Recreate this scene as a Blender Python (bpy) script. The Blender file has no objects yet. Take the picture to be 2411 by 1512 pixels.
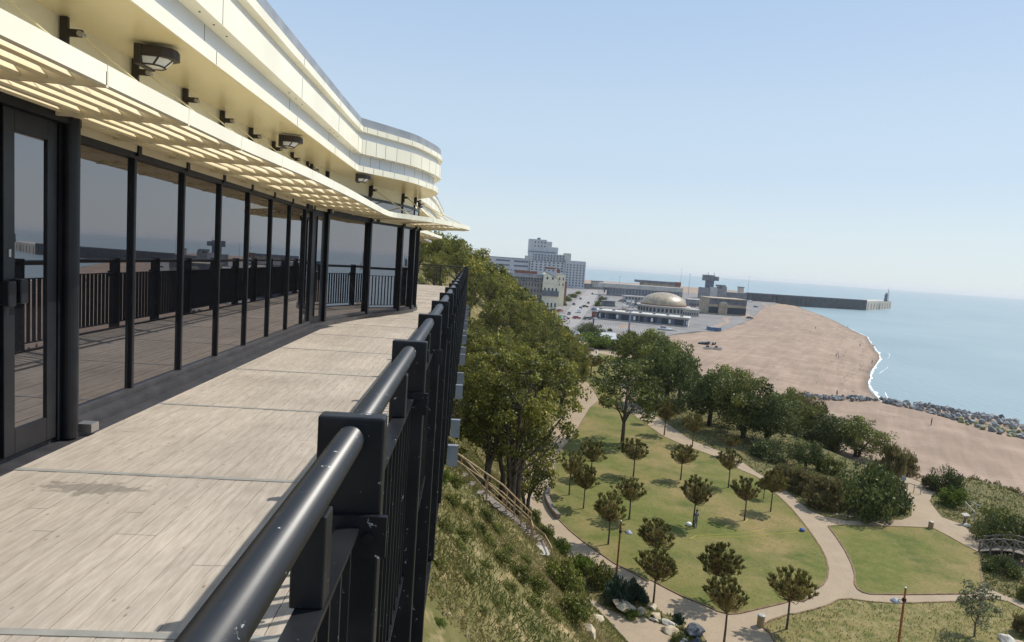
import bpy, math, random
import numpy as np
from math import radians as rad, sin, cos, pi
random.seed(7)
scn = bpy.context.scene
COL = scn.collection

# ------------------------------------------------------------------ camera
IW, IH, FOC = 2410., 1512., 1509.
CX, CY = 1205., 756.
VPX, VPY, ROLL = 1112., 611.2, rad(4.0)
EYE = np.array([0., 0., 1.55])
def _u(v): return v / np.linalg.norm(v)
_a = np.array([VPX - CX, VPY - CY, FOC]); _Y = _u(_a)
_Z = _u(np.cross(_a, np.array([cos(ROLL), sin(ROLL), 0.])))
if _Z[1] > 0: _Z = -_Z
_X = np.cross(_Y, _Z)
CAMM = np.array([_X, _Y, _Z])
cam_d = bpy.data.cameras.new('camera'); cam = bpy.data.objects.new('camera', cam_d); COL.objects.link(cam)
import mathutils
mr = CAMM @ np.diag([1., -1., -1.])
cam.matrix_world = mathutils.Matrix(((mr[0][0], mr[0][1], mr[0][2], EYE[0]), (mr[1][0], mr[1][1], mr[1][2], EYE[1]),
                                     (mr[2][0], mr[2][1], mr[2][2], EYE[2]), (0, 0, 0, 1)))
cam_d.sensor_width = 36; cam_d.lens = FOC / IW * 36
cam_d.clip_start = 0.05; cam_d.clip_end = 90000
scn.camera = cam

# ------------------------------------------------------------------ light
HAZE = 0.00006
SUN_EL, SUN_AZ = rad(52), rad(24)           # azimuth measured from +X towards +Y
world = bpy.data.worlds.new("World"); scn.world = world; world.use_nodes = True
wn = world.node_tree.nodes; wl = world.node_tree.links
bg = wn['Background']
sky = wn.new('ShaderNodeTexSky'); sky.sky_type = 'NISHITA'; sky.sun_disc = False
sky.sun_elevation = SUN_EL; sky.sun_rotation = pi / 2 - SUN_AZ
sky.altitude = 0; sky.air_density = 1.0; sky.dust_density = 1.0; sky.ozone_density = 1.0
tcw = wn.new('ShaderNodeTexCoord'); sep = wn.new('ShaderNodeSeparateXYZ'); wl.new(tcw.outputs['Generated'], sep.inputs[0])
rmp = wn.new('ShaderNodeValToRGB'); rmp.color_ramp.interpolation = 'EASE'
els = rmp.color_ramp.elements; els[0].position = 0.; els[0].color = (6.6, 7.5, 7.9, 1); els[1].position = .42; els[1].color = (4.0, 5.45, 7.6, 1)
e_ = els.new(.05); e_.color = (6.2, 7.2, 7.8, 1); e_ = els.new(.16); e_.color = (5.25, 6.55, 7.85, 1)
mxs = wn.new('ShaderNodeMix'); mxs.data_type = 'RGBA'; mxs.inputs['Factor'].default_value = .85
wl.new(sep.outputs['Z'], rmp.inputs[0]); wl.new(sky.outputs[0], mxs.inputs['A']); wl.new(rmp.outputs[0], mxs.inputs['B'])
wl.new(mxs.outputs['Result'], bg.inputs[0]); bg.inputs[1].default_value = 0.115
sd = bpy.data.lights.new('sun', 'SUN'); sd.energy = 4.6; sd.angle = rad(0.55); sd.color = (1.0, 0.95, 0.86)
sun = bpy.data.objects.new('sun', sd); COL.objects.link(sun)
sv = mathutils.Vector((cos(SUN_EL) * cos(SUN_AZ), cos(SUN_EL) * sin(SUN_AZ), sin(SUN_EL)))
sun.rotation_euler = sv.to_track_quat('Z', 'Y').to_euler(); sun.location = (40, 20, 60)
scn.view_settings.view_transform = 'Standard'; scn.view_settings.look = 'None'
scn.view_settings.exposure = 0.0; scn.view_settings.gamma = 1
scn.cycles.max_bounces = 8; scn.cycles.transparent_max_bounces = 8
scn.cycles.volume_bounces = 0

# ------------------------------------------------------------------ survey: where a point of the photograph stands on a level
def ray(x, y): return CAMM @ np.array([x - CX, y - CY, FOC])
def at(x, y, z):
    d = ray(x, y); t = (z - EYE[2]) / d[2]; return EYE + d * t
REG = {1: (1700, 850, 3.014), 2: (2400, 900, 2.411), 3: (1600, 1200, 1.89), 4: (2400, 1300, 2.16), 5: (3000, 1400, 2.16),
       6: (1600, 1700, 2.06), 7: (2300, 1800, 2.385), 8: (3000, 1800, 2.385), 9: (2150, 950, 3.014), 10: (1750, 880, 4.086), 0: (0, 0, 1 / 1.6099)}
def D(r, x, y):
    o = REG[r]; return ((o[0] + x / o[2]) / 1.6099, (o[1] + y / o[2]) / 1.6099)
def pz(r, x, y, z): return at(*D(r, x, y), z)
def pxm(p):                                    # metres per (2410-wide) pixel at a point
    return float((np.array(p) - EYE) @ CAMM[1] * 1.0) / FOC if False else float(np.linalg.norm(np.array(p) - EYE)) / FOC

# ------------------------------------------------------------------ tagging
def tag(o, label=None, cat=None, group=None, kind=None):
    if label: o['label'] = label
    if cat: o['category'] = cat
    if group: o['group'] = group
    if kind: o['kind'] = kind
    return o
def empty(name, loc=(0, 0, 0), rz=0, label=None, cat=None, group=None):
    o = bpy.data.objects.new(name, None); COL.objects.link(o); o.location = tuple(float(v) for v in loc)
    o.rotation_euler = (0, 0, rz); o.empty_display_size = 0.3
    return tag(o, label, cat, group)
def copy_thing(o, loc, rz=0, sc=1, label=None, group=None):
    kids = {}
    for c in COL.objects: pass
    r = o.copy(); COL.objects.link(r); r.location = tuple(float(v) for v in loc); r.rotation_euler = (0, 0, rz)
    r.scale = (sc, sc, sc) if not hasattr(sc, '__len__') else sc
    if label: r['label'] = label
    if group: r['group'] = group
    for ch in CHILD.get(o.name, []):
        c = ch.copy(); COL.objects.link(c); c.parent = r
        for g in CHILD.get(ch.name, []):
            d = g.copy(); COL.objects.link(d); d.parent = c
    return r
CHILD = {}
def link(o, parent=None):
    COL.objects.link(o)
    if parent is not None:
        o.parent = parent; CHILD.setdefault(parent.name, []).append(o)
    return o

# ------------------------------------------------------------------ materials
def nmat(name):
    m = bpy.data.materials.new(name); m.use_nodes = True
    return m, m.node_tree.nodes, m.node_tree.links, m.node_tree.nodes['Principled BSDF']
def col(c): return (c[0], c[1], c[2], 1)
def mat(name, c1, c2=None, scale=5., rough=.6, metal=0., bump=0., bscale=None, detail=6., stretch=(1, 1, 1), spec=.5, lo=.35, hi=.65, coat=0.):
    m, n, l, b = nmat(name)
    b.inputs['Roughness'].default_value = rough; b.inputs['Metallic'].default_value = metal
    b.inputs['Specular IOR Level'].default_value = spec
    b.inputs['Coat Weight'].default_value = coat
    if c2 is None: b.inputs['Base Color'].default_value = col(c1)
    tc = n.new('ShaderNodeNewGeometry'); mp = n.new('ShaderNodeMapping'); mp.inputs['Scale'].default_value = stretch
    l.new(tc.outputs['Position'], mp.inputs[0])
    if c2 is not None:
        t = n.new('ShaderNodeTexNoise'); t.inputs['Scale'].default_value = scale; t.inputs['Detail'].default_value = detail
        l.new(mp.outputs[0], t.inputs[0])
        r = n.new('ShaderNodeValToRGB'); r.color_ramp.elements[0].position = lo; r.color_ramp.elements[1].position = hi
        r.color_ramp.elements[0].color = col(c1); r.color_ramp.elements[1].color = col(c2)
        l.new(t.outputs[0], r.inputs[0]); l.new(r.outputs[0], b.inputs['Base Color'])
    if bump:
        t2 = n.new('ShaderNodeTexNoise'); t2.inputs['Scale'].default_value = bscale or scale * 4; t2.inputs['Detail'].default_value = 5
        l.new(mp.outputs[0], t2.inputs[0]); bp = n.new('ShaderNodeBump'); bp.inputs['Strength'].default_value = bump
        bp.inputs['Distance'].default_value = .02; l.new(t2.outputs[0], bp.inputs['Height']); l.new(bp.outputs[0], b.inputs['Normal'])
    return m
def leafmat(name, ca, cb, trans=.35, cc=None):
    m, n, l, b = nmat(name)
    b.inputs['Roughness'].default_value = .55; b.inputs['Specular IOR Level'].default_value = .3
    a = n.new('ShaderNodeAttribute'); a.attribute_name = 'tint'
    oi = n.new('ShaderNodeObjectInfo')
    r = n.new('ShaderNodeValToRGB'); r.color_ramp.elements[0].color = col(ca); r.color_ramp.elements[1].color = col(cb)
    if cc:
        e = r.color_ramp.elements.new(.9); e.color = col(cb); r.color_ramp.elements[2].color = col(cc)
    l.new(a.outputs['Fac'], r.inputs[0])
    h = n.new('ShaderNodeHueSaturation'); mr_ = n.new('ShaderNodeMapRange')
    mr_.inputs['To Min'].default_value = .8; mr_.inputs['To Max'].default_value = 1.2
    l.new(oi.outputs['Random'], mr_.inputs[0]); l.new(mr_.outputs[0], h.inputs['Value']); l.new(r.outputs[0], h.inputs['Color'])
    l.new(h.outputs[0], b.inputs['Base Color'])
    tr = n.new('ShaderNodeBsdfTranslucent'); l.new(h.outputs[0], tr.inputs[0])
    mx = n.new('ShaderNodeMixShader'); mx.inputs[0].default_value = trans
    l.new(b.outputs[0], mx.inputs[1]); l.new(tr.outputs[0], mx.inputs[2]); l.new(mx.outputs[0], n['Material Output'].inputs[0])
    return m
M = {}
M['cream'] = mat('cream_paint', (.82, .765, .61), (.89, .85, .70), 1.1, .35, spec=.4)
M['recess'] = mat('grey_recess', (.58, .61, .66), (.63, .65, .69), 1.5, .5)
M['cream_soffit'] = mat('cream_soffit', (.86, .77, .49), (.88, .79, .52), 2., .22, spec=.5)
M['cream_wall'] = mat('cream_wall', (.86, .80, .60), (.88, .83, .63), 2., .5)
M['blade'] = mat('blade', (.70, .60, .40), (.76, .67, .47), 4., .35)
M['lead'] = mat('roof_lead', (.22, .24, .27), (.3, .32, .35), 3., .5)
M['frame'] = mat('frame_dark', (.009, .010, .013), (.016, .017, .021), 6., .38, spec=.35)
M['sill'] = mat('sill_metal', (.035, .034, .038), (.06, .058, .062), 7., .35, spec=.5)
M['interior'] = mat('interior_dark', (.02, .018, .016))
M['bolt'] = mat('bolt_metal', (.45, .44, .42), rough=.3, metal=.8)
M['lamp_body'] = mat('lamp_body', (.035, .026, .022), rough=.5)
M['lens'] = mat('lamp_lens', (.72, .74, .76), rough=.15)
M['concrete'] = mat('concrete', (.34, .31, .26), (.45, .42, .36), 1.5, .9, bump=.3)
M['white'] = mat('white_paint', (.72, .72, .70), (.8, .8, .78), 1., .5)
M['timber'] = mat('timber', (.30, .20, .11), (.46, .34, .19), 3., .8, bump=.2, stretch=(1, 1, 5))
M['rustic'] = mat('rustic_timber', (.12, .10, .08), (.25, .21, .17), 4., .85)
M['bark'] = mat('bark', (.055, .042, .03), (.13, .10, .075), 6., .9, bump=.5, stretch=(1, 1, .3))
M['barkpale'] = mat('bark_grey', (.10, .085, .065), (.20, .17, .135), 6., .9, bump=.5, stretch=(1, 1, .3))
M['rust'] = mat('rust_pole', (.20, .055, .025), (.34, .10, .04), 3., .75)
M['rock'] = mat('rock_buff', (.30, .23, .15), (.55, .46, .33), 1.6, .9, bump=.9, bscale=5)
M['rockwhite'] = mat('rock_pale', (.34, .31, .26), (.56, .53, .47), 1.6, .9, bump=.8, bscale=5)
M['rockdark'] = mat('rock_blueblack', (.03, .035, .045), (.22, .23, .25), 2.5, .6, bump=1., bscale=5, lo=.45, hi=.75)
M['boulder'] = mat('sea_boulder', (.07, .075, .08), (.36, .36, .35), .35, .85, bump=.8, bscale=2., lo=.3, hi=.7)
M['bouldergreen'] = mat('weedy_boulder', (.10, .12, .03), (.36, .36, .20), .4, .85, bump=.8, bscale=2.)
M['steelblue'] = mat('beam_grey', (.20, .22, .26), (.26, .28, .32), 4., .45)
M['tyre'] = mat('tyre', (.02, .02, .02), rough=.8)
M['carglass'] = mat('car_glass', (.02, .025, .03), rough=.1)

def glass_mat():
    m, n, l, b = nmat('tinted_glass')
    b.inputs['Base Color'].default_value = (.012, .012, .014, 1); b.inputs['Roughness'].default_value = .0
    b.inputs['IOR'].default_value = 3.1; b.inputs['Specular Tint'].default_value = (.97, .93, .97, 1)
    return m
M['glass'] = glass_mat()

def rail_mat(ro=.42, sp=.7, lo=.645):                                                   # glossy black paint, chipped and dusty
    m, n, l, b = nmat('rail_paint')
    g = n.new('ShaderNodeNewGeometry')
    t = n.new('ShaderNodeTexNoise'); t.inputs['Scale'].default_value = 34; t.inputs['Detail'].default_value = 9; t.inputs['Roughness'].default_value = .72
    l.new(g.outputs['Position'], t.inputs[0])
    r = n.new('ShaderNodeValToRGB'); r.color_ramp.elements[0].position = lo; r.color_ramp.elements[1].position = lo + .03
    r.color_ramp.elements[0].color = (0, 0, 0, 1); r.color_ramp.elements[1].color = (1, 1, 1, 1); l.new(t.outputs[0], r.inputs[0])
    t3 = n.new('ShaderNodeTexNoise'); t3.inputs['Scale'].default_value = 5; t3.inputs['Detail'].default_value = 8; l.new(g.outputs['Position'], t3.inputs[0])
    r3 = n.new('ShaderNodeValToRGB'); r3.color_ramp.elements[0].position = .45; r3.color_ramp.elements[1].position = .8
    r3.color_ramp.elements[0].color = (.010, .011, .014, 1); r3.color_ramp.elements[1].color = (.026, .026, .03, 1); l.new(t3.outputs[0], r3.inputs[0])
    mx = n.new('ShaderNodeMix'); mx.data_type = 'RGBA'; mx.inputs['B'].default_value = (.55, .55, .56, 1)
    l.new(r.outputs[0], mx.inputs['Factor']); l.new(r3.outputs[0], mx.inputs['A']); l.new(mx.outputs['Result'], b.inputs['Base Color'])
    b.inputs['Roughness'].default_value = ro; b.inputs['Specular IOR Level'].default_value = sp
    bp = n.new('ShaderNodeBump'); bp.inputs['Strength'].default_value = .12; bp.inputs['Distance'].default_value = .004
    l.new(t3.outputs[0], bp.inputs['Height']); l.new(bp.outputs[0], b.inputs['Normal'])
    return m
M['rail'] = rail_mat(); M['railpost'] = rail_mat(.42, .25, .645)

def deck_mat():
    m, n, l, b = nmat('weathered_boards')
    g = n.new('ShaderNodeNewGeometry')
    a = n.new('ShaderNodeAttribute'); a.attribute_name = 'tint'
    mp = n.new('ShaderNodeMapping'); mp.inputs['Scale'].default_value = (11, 1.6, 1); l.new(g.outputs['Position'], mp.inputs[0])
    t = n.new('ShaderNodeTexNoise'); t.inputs['Scale'].default_value = 3; t.inputs['Detail'].default_value = 9; t.inputs['Roughness'].default_value = .65; l.new(mp.outputs[0], t.inputs[0])
    r = n.new('ShaderNodeValToRGB'); r.color_ramp.elements[0].position = .25; r.color_ramp.elements[1].position = .75
    r.color_ramp.elements[0].color = (.32, .268, .215, 1); r.color_ramp.elements[1].color = (.52, .455, .38, 1); l.new(t.outputs[0], r.inputs[0])
    # knots and short splits
    mp2 = n.new('ShaderNodeMapping'); mp2.inputs['Scale'].default_value = (11, 5.5, 1); l.new(g.outputs['Position'], mp2.inputs[0])
    v = n.new('ShaderNodeTexVoronoi'); v.inputs['Scale'].default_value = 1.0; l.new(mp2.outputs[0], v.inputs[0])
    rv = n.new('ShaderNodeValToRGB'); rv.color_ramp.elements[0].position = .02; rv.color_ramp.elements[1].position = .10
    rv.color_ramp.elements[0].color = (.5, .45, .4, 1); rv.color_ramp.elements[1].color = (1, 1, 1, 1); l.new(v.outputs['Distance'], rv.inputs[0])
    # broad stains
    t4 = n.new('ShaderNodeTexNoise'); t4.inputs['Scale'].default_value = 1.1; t4.inputs['Detail'].default_value = 5; l.new(g.outputs['Position'], t4.inputs[0])
    r4 = n.new('ShaderNodeMapRange'); r4.inputs['From Min'].default_value = .3; r4.inputs['From Max'].default_value = .7
    r4.inputs['To Min'].default_value = .82; r4.inputs['To Max'].default_value = 1.1; l.new(t4.outputs[0], r4.inputs[0])
    tm = n.new('ShaderNodeMapRange'); tm.inputs['To Min'].default_value = .86; tm.inputs['To Max'].default_value = 1.08; l.new(a.outputs['Fac'], tm.inputs[0])
    # damp patch near the door column
    mp3 = n.new('ShaderNodeMapping'); mp3.vector_type = 'POINT'; mp3.inputs['Location'].default_value = (2.24 / .36, -3.95 / .11, 0); mp3.inputs['Scale'].default_value = (1 / .36, 1 / .11, 0)
    l.new(g.outputs['Position'], mp3.inputs[0]); ln = n.new('ShaderNodeVectorMath'); ln.operation = 'LENGTH'; l.new(mp3.outputs[0], ln.inputs[0])
    ns = n.new('ShaderNodeTexNoise'); ns.inputs['Scale'].default_value = 14; l.new(g.outputs['Position'], ns.inputs[0])
    ad = n.new('ShaderNodeMath'); ad.operation = 'MULTIPLY_ADD'; ad.inputs[1].default_value = 2.2; l.new(ns.outputs[0], ad.inputs[0]); l.new(ln.outputs['Value'], ad.inputs[2])
    rs = n.new('ShaderNodeMapRange'); rs.inputs['From Min'].default_value = 1.75; rs.inputs['From Max'].default_value = 2.0; rs.inputs['To Min'].default_value = .62; rs.inputs['To Max'].default_value = 1
    l.new(ad.outputs[0], rs.inputs[0])
    def mul(x, y):
        k = n.new('ShaderNodeVectorMath'); k.operation = 'MULTIPLY'; l.new(x, k.inputs[0]); l.new(y, k.inputs[1]); return k.outputs[0]
    c = mul(mul(mul(mul(r.outputs[0], rv.outputs[0]), r4.outputs[0]), tm.outputs[0]), rs.outputs[0])
    l.new(c, b.inputs['Base Color']); b.inputs['Roughness'].default_value = .8; b.inputs['Specular IOR Level'].default_value = .3
    bp = n.new('ShaderNodeBump'); bp.inputs['Strength'].default_value = .35; bp.inputs['Distance'].default_value = .004
    l.new(t.outputs[0], bp.inputs['Height']); l.new(bp.outputs[0], b.inputs['Normal'])
    return m
M['deck'] = deck_mat()
M['strip'] = mat('galvanised_strip', (.31, .30, .27), (.39, .38, .345), 8., .5, metal=.3)

def ground_mat(name, cols, scales, bump=.4, bs=6., rough=.95, dist=.05):
    """layered noise: cols = [base, patch1, patch2 ...], one noise per patch"""
    m, n, l, b = nmat(name)
    g = n.new('ShaderNodeNewGeometry'); cur = None
    for i, (c, (s, lo, hi)) in enumerate(zip(cols[1:], scales)):
        t = n.new('ShaderNodeTexNoise'); t.inputs['Scale'].default_value = s; t.inputs['Detail'].default_value = 7; t.inputs['Roughness'].default_value = .6
        mp = n.new('ShaderNodeMapping'); mp.inputs['Location'].default_value = (i * 31.7, i * 17.3, i * 5)
        l.new(g.outputs['Position'], mp.inputs[0]); l.new(mp.outputs[0], t.inputs[0])
        r = n.new('ShaderNodeMapRange'); r.inputs['From Min'].default_value = lo; r.inputs['From Max'].default_value = hi; l.new(t.outputs[0], r.inputs[0])
        mx = n.new('ShaderNodeMix'); mx.data_type = 'RGBA'; mx.inputs['B'].default_value = col(c); l.new(r.outputs[0], mx.inputs['Factor'])
        if cur is None: mx.inputs['A'].default_value = col(cols[0])
        else: l.new(cur, mx.inputs['A'])
        cur = mx.outputs['Result']
    l.new(cur, b.inputs['Base Color']); b.inputs['Roughness'].default_value = rough; b.inputs['Specular IOR Level'].default_value = .2
    t = n.new('ShaderNodeTexNoise'); t.inputs['Scale'].default_value = bs; t.inputs['Detail'].default_value = 6; l.new(g.outputs['Position'], t.inputs[0])
    bp = n.new('ShaderNodeBump'); bp.inputs['Strength'].default_value = bump; bp.inputs['Distance'].default_value = dist
    l.new(t.outputs[0], bp.inputs['Height']); l.new(bp.outputs[0], b.inputs['Normal'])
    return m
M['lawn'] = ground_mat('lawn_grass', [(.12, .13, .03), (.25, .185, .08), (.07, .095, .02), (.18, .16, .055), (.065, .08, .02), (.28, .23, .11)], [(.09, .44, .6), (.22, .5, .7), (1.1, .45, .75), (4.5, .5, .8), (9, .58, .8)], .8, 9.)
M['dry'] = ground_mat('dry_grass', [(.20, .165, .065), (.10, .11, .03), (.30, .24, .12)], [(.8, .45, .65), (1.6, .5, .75)], .8, 5.)
M['hill'] = ground_mat('hillside_scrub', [(.17, .145, .06), (.085, .09, .025), (.36, .27, .15)], [(.35, .42, .6), (.9, .5, .7)], 1., 3., dist=.15)
M['path'] = ground_mat('path_asphalt', [(.33, .255, .175), (.385, .30, .21), (.25, .195, .14), (.30, .24, .175)], [(.5, .35, .7), (9, .5, .75), (1.5, .55, .7)], .15, 40.)
M['bed'] = ground_mat('planting_bed', [(.11, .10, .04), (.20, .16, .07), (.06, .07, .02)], [(.6, .4, .65), (1.4, .45, .7)], .8, 4.)
M['asphalt'] = ground_mat('harbour_tarmac', [(.20, .188, .184), (.25, .235, .225), (.155, .148, .147)], [(.02, .35, .65), (.15, .45, .7)], .1, 3.)
M['road'] = ground_mat('road_tarmac', [(.27, .25, .245), (.30, .28, .27)], [(.1, .35, .65)], .1, 3.)
def wet(m):
    n = m.node_tree.nodes; l = m.node_tree.links; b = n['Principled BSDF']; src = b.inputs['Base Color'].links[0].from_socket
    g = n.new('ShaderNodeNewGeometry'); sp = n.new('ShaderNodeSeparateXYZ'); l.new(g.outputs['Position'], sp.inputs[0])
    r = n.new('ShaderNodeMapRange'); r.inputs['From Min'].default_value = -30.95; r.inputs['From Max'].default_value = -30.55; r.inputs['To Min'].default_value = .62; r.inputs['To Max'].default_value = 1.; l.new(sp.outputs['Z'], r.inputs[0])
    k = n.new('ShaderNodeVectorMath'); k.operation = 'SCALE'; l.new(src, k.inputs[0]); l.new(r.outputs[0], k.inputs['Scale']); l.new(k.outputs[0], b.inputs['Base Color']); return m
def ridged(m):
    n = m.node_tree.nodes; l = m.node_tree.links; b = n['Principled BSDF']; src = b.inputs['Base Color'].links[0].from_socket
    g = n.new('ShaderNodeNewGeometry'); out = src
    for ang, sx, sy, lo_, hi_, a0, a1 in ((-.57, .55, .035, .38, .62, .92, 1.05), (-.62, 1.6, .07, .45, .7, 1.0, .93), (-.5, .12, .02, .4, .6, .96, 1.03)):
        mp0 = n.new('ShaderNodeMapping'); mp0.vector_type = 'TEXTURE'; mp0.inputs['Rotation'].default_value = (0, 0, ang); mp0.inputs['Scale'].default_value = (1 / sx, 1 / sy, 1); l.new(g.outputs['Position'], mp0.inputs[0])
        t = n.new('ShaderNodeTexNoise'); t.inputs['Scale'].default_value = 1; t.inputs['Detail'].default_value = 6; l.new(mp0.outputs[0], t.inputs[0])
        r = n.new('ShaderNodeMapRange'); r.inputs['From Min'].default_value = lo_; r.inputs['From Max'].default_value = hi_; r.inputs['To Min'].default_value = a0; r.inputs['To Max'].default_value = a1; l.new(t.outputs[0], r.inputs[0])
        k = n.new('ShaderNodeVectorMath'); k.operation = 'SCALE'; l.new(out, k.inputs[0]); l.new(r.outputs[0], k.inputs['Scale']); out = k.outputs[0]
    l.new(out, b.inputs['Base Color']); return m
M['shingle'] = wet(ridged(ground_mat('shingle', [(.315, .228, .168), (.262, .19, .142), (.37, .272, .205), (.21, .153, .118)], [(.02, .4, .65), (.12, .45, .7), (2.2, .55, .8)], .6, 4., dist=.08)))

# ------------------------------------------------------------------ mesh helpers
class MB:
    def __init__(s): s.v = []; s.f = []; s.m = []; s.t = []
    def add(s, vs, fs, mi=0, t=0.5):
        o = len(s.v); s.v += [tuple(float(c) for c in v) for v in vs]
        for f in fs: s.f.append([i + o for i in f]); s.m.append(mi); s.t.append(t)
        return s
    def box(s, x0, x1, y0, y1, z0, z1, mi=0, t=.5):
        vs = [(x0, y0, z0), (x1, y0, z0), (x1, y1, z0), (x0, y1, z0), (x0, y0, z1), (x1, y0, z1), (x1, y1, z1), (x0, y1, z1)]
        return s.add(vs, [(0, 3, 2, 1), (4, 5, 6, 7), (0, 1, 5, 4), (1, 2, 6, 5), (2, 3, 7, 6), (3, 0, 4, 7)], mi, t)
    def obox(s, c, ax, ay, az, mi=0):                # oriented box, half-axis vectors
        c, ax, ay, az = map(np.array, (c, ax, ay, az)); vs = []
        for k in (-1, 1):
            for i, j in ((-1, -1), (1, -1), (1, 1), (-1, 1)): vs.append(c + ax * i + ay * j + az * k)
        return s.add(vs, [(0, 3, 2, 1), (4, 5, 6, 7), (0, 1, 5, 4), (1, 2, 6, 5), (2, 3, 7, 6), (3, 0, 4, 7)], mi)
    def prism(s, pts, z0, z1, mi=0):
        n = len(pts); A = sum(pts[i][0] * pts[(i + 1) % n][1] - pts[(i + 1) % n][0] * pts[i][1] for i in range(n))
        if A < 0: pts = pts[::-1]
        vs = [(p[0], p[1], z0) for p in pts] + [(p[0], p[1], z1) for p in pts]
        return s.add(vs, [tuple(range(n - 1, -1, -1)), tuple(range(n, 2 * n))] + [(i, (i + 1) % n, n + (i + 1) % n, n + i) for i in range(n)], mi)
    def tube(s, pts, r, seg=8, mi=0, caps=True):
        pts = [np.array(p, float) for p in pts]; n = len(pts)
        rs = r if hasattr(r, '__len__') else [r] * n
        vs = []
        for i, p in enumerate(pts):
            d = _u(pts[min(i + 1, n - 1)] - pts[max(i - 1, 0)])
            u = np.cross(d, (0, 0, 1)) if abs(d[2]) < .95 else np.cross(d, (1, 0, 0)); u = _u(u); w = np.cross(d, u)
            for k in range(seg):
                a = 2 * pi * k / seg; vs.append(p + (u * cos(a) + w * sin(a)) * rs[i])
        fs = [(i * seg + k, i * seg + (k + 1) % seg, (i + 1) * seg + (k + 1) % seg, (i + 1) * seg + k) for i in range(n - 1) for k in range(seg)]
        if caps: fs += [tuple(range(seg - 1, -1, -1)), tuple((n - 1) * seg + k for k in range(seg))]
        return s.add(vs, fs, mi)
    def lathe(s, prof, seg=16, c=(0, 0, 0), mi=0, sx=1, sy=1):
        vs = [(c[0] + r * cos(2 * pi * k / seg) * sx, c[1] + r * sin(2 * pi * k / seg) * sy, c[2] + z) for r, z in prof for k in range(seg)]
        fs = [(i * seg + k, i * seg + (k + 1) % seg, (i + 1) * seg + (k + 1) % seg, (i + 1) * seg + k) for i in range(len(prof) - 1) for k in range(seg)]
        fs += [tuple(range(seg - 1, -1, -1)), tuple((len(prof) - 1) * seg + k for k in range(seg))]
        return s.add(vs, fs, mi)
    def build(s, name, mats, parent=None, smooth=False, bevel=0):
        me = bpy.data.meshes.new(name); me.from_pydata(s.v, [], s.f)
        for m in (mats if isinstance(mats, (list, tuple)) else [mats]): me.materials.append(m)
        me.polygons.foreach_set('material_index', s.m)
        at_ = me.attributes.new('tint', 'FLOAT', 'FACE'); at_.data.foreach_set('value', s.t)
        if smooth: me.polygons.foreach_set('use_smooth', [True] * len(s.f))
        me.update(); o = bpy.data.objects.new(name, me); link(o, parent)
        if bevel:
            b = o.modifiers.new('bevel', 'BEVEL'); b.width = bevel; b.segments = 2; b.limit_method = 'ANGLE'
        return o
def smoothpath(pts, n=6):
    pts = [np.array(p, float) for p in pts]; out = []
    for i in range(len(pts) - 1):
        p0, p1, p2, p3 = pts[max(i - 1, 0)], pts[i], pts[i + 1], pts[min(i + 2, len(pts) - 1)]
        k = n if np.linalg.norm(p2 - p1) > .3 else 2
        for j in range(k):
            t = j / k
            out.append(.5 * ((2 * p1) + (-p0 + p2) * t + (2 * p0 - 5 * p1 + 4 * p2 - p3) * t * t + (-p0 + 3 * p1 - 3 * p2 + p3) * t ** 3))
    out.append(pts[-1]); return out
def outs(path):
    r = []
    for i in range(len(path)):
        d = path[min(i + 1, len(path) - 1)] - path[max(i - 1, 0)]; d = d / (np.linalg.norm(d) + 1e-9); r.append(np.array([d[1], -d[0]]))
    return r
def sweep(mb, path, prof, mi=0, closed=False):
    """path: XY points; prof: (outward offset, z)"""
    o = outs(path); vs = []; n = len(prof)
    for p, q in zip(path, o):
        for a, z in prof: vs.append((p[0] + q[0] * a, p[1] + q[1] * a, z))
    fs = []
    for i in range(len(path) - 1):
        for k in range(n if closed else n - 1):
            k2 = (k + 1) % n; fs.append((i * n + k, (i + 1) * n + k, (i + 1) * n + k2, i * n + k2))
    if closed: fs += [tuple(range(n)), tuple(reversed(range((len(path) - 1) * n, len(path) * n)))]
    return mb.add(vs, fs, mi)
def sheet(name, pts, z, m, kind='structure', thick=0., n=0):
    mb = MB()
    if thick: mb.prism([(p[0], p[1]) for p in pts], z - thick, z)
    else:
        A = sum(pts[i][0] * pts[(i + 1) % len(pts)][1] - pts[(i + 1) % len(pts)][0] * pts[i][1] for i in range(len(pts)))
        if A < 0: pts = pts[::-1]
        mb.add([(p[0], p[1], z) for p in pts], [tuple(range(len(pts)))])
    o = mb.build(name, m); o['kind'] = kind; return o
# ================================================================== TERRAIN
_f = sorted([(38.6, 12.2), (43.2, 10.2), (51.9, 9.8), (57, 8.6), (63.6, 6.8), (68.5, 6.9), (79.8, 8.4), (90, 11.5), (104, 16.5), (117, 21.2), (141, 24.9), (170, 29), (220, 31), (320, 34), (460, 35)])
FY = np.array([-60, 20] + [a[0] for a in _f] + [2000.]); FX = np.array([16, 15] + [a[1] for a in _f] + [35.])
_e = [(-60, 75), (40, 64), (60, 61), (69, 60), (76, 60.5), (80.6, 58), (85, 52), (103, 46), (140, 47), (185, 52), (200, 50), (212, 35), (2000, 35)]
EYy = np.array([a[0] for a in _e], float); EXx = np.array([a[1] for a in _e], float)
_s = [(-60, 230), (60, 180), (120, 158), (150, 148), (163, 140), (169, 117.3), (184, 124.5), (199, 132), (213, 140.4), (244, 162.2), (283, 191), (306, 205.4), (351, 231), (404, 262), (437, 276), (487, 298), (565, 333), (660, 372), (798, 424), (900, 470), (1400, 640)]
SY = np.array([a[0] for a in _s], float); SX = np.array([a[1] for a in _s], float)
PARK, TOWN, SEA = -23.0, -27.5, -31.0
def sstep(a, b, x):
    t = np.clip((x - a) / (b - a), 0, 1); return t * t * (3 - 2 * t)
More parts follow.
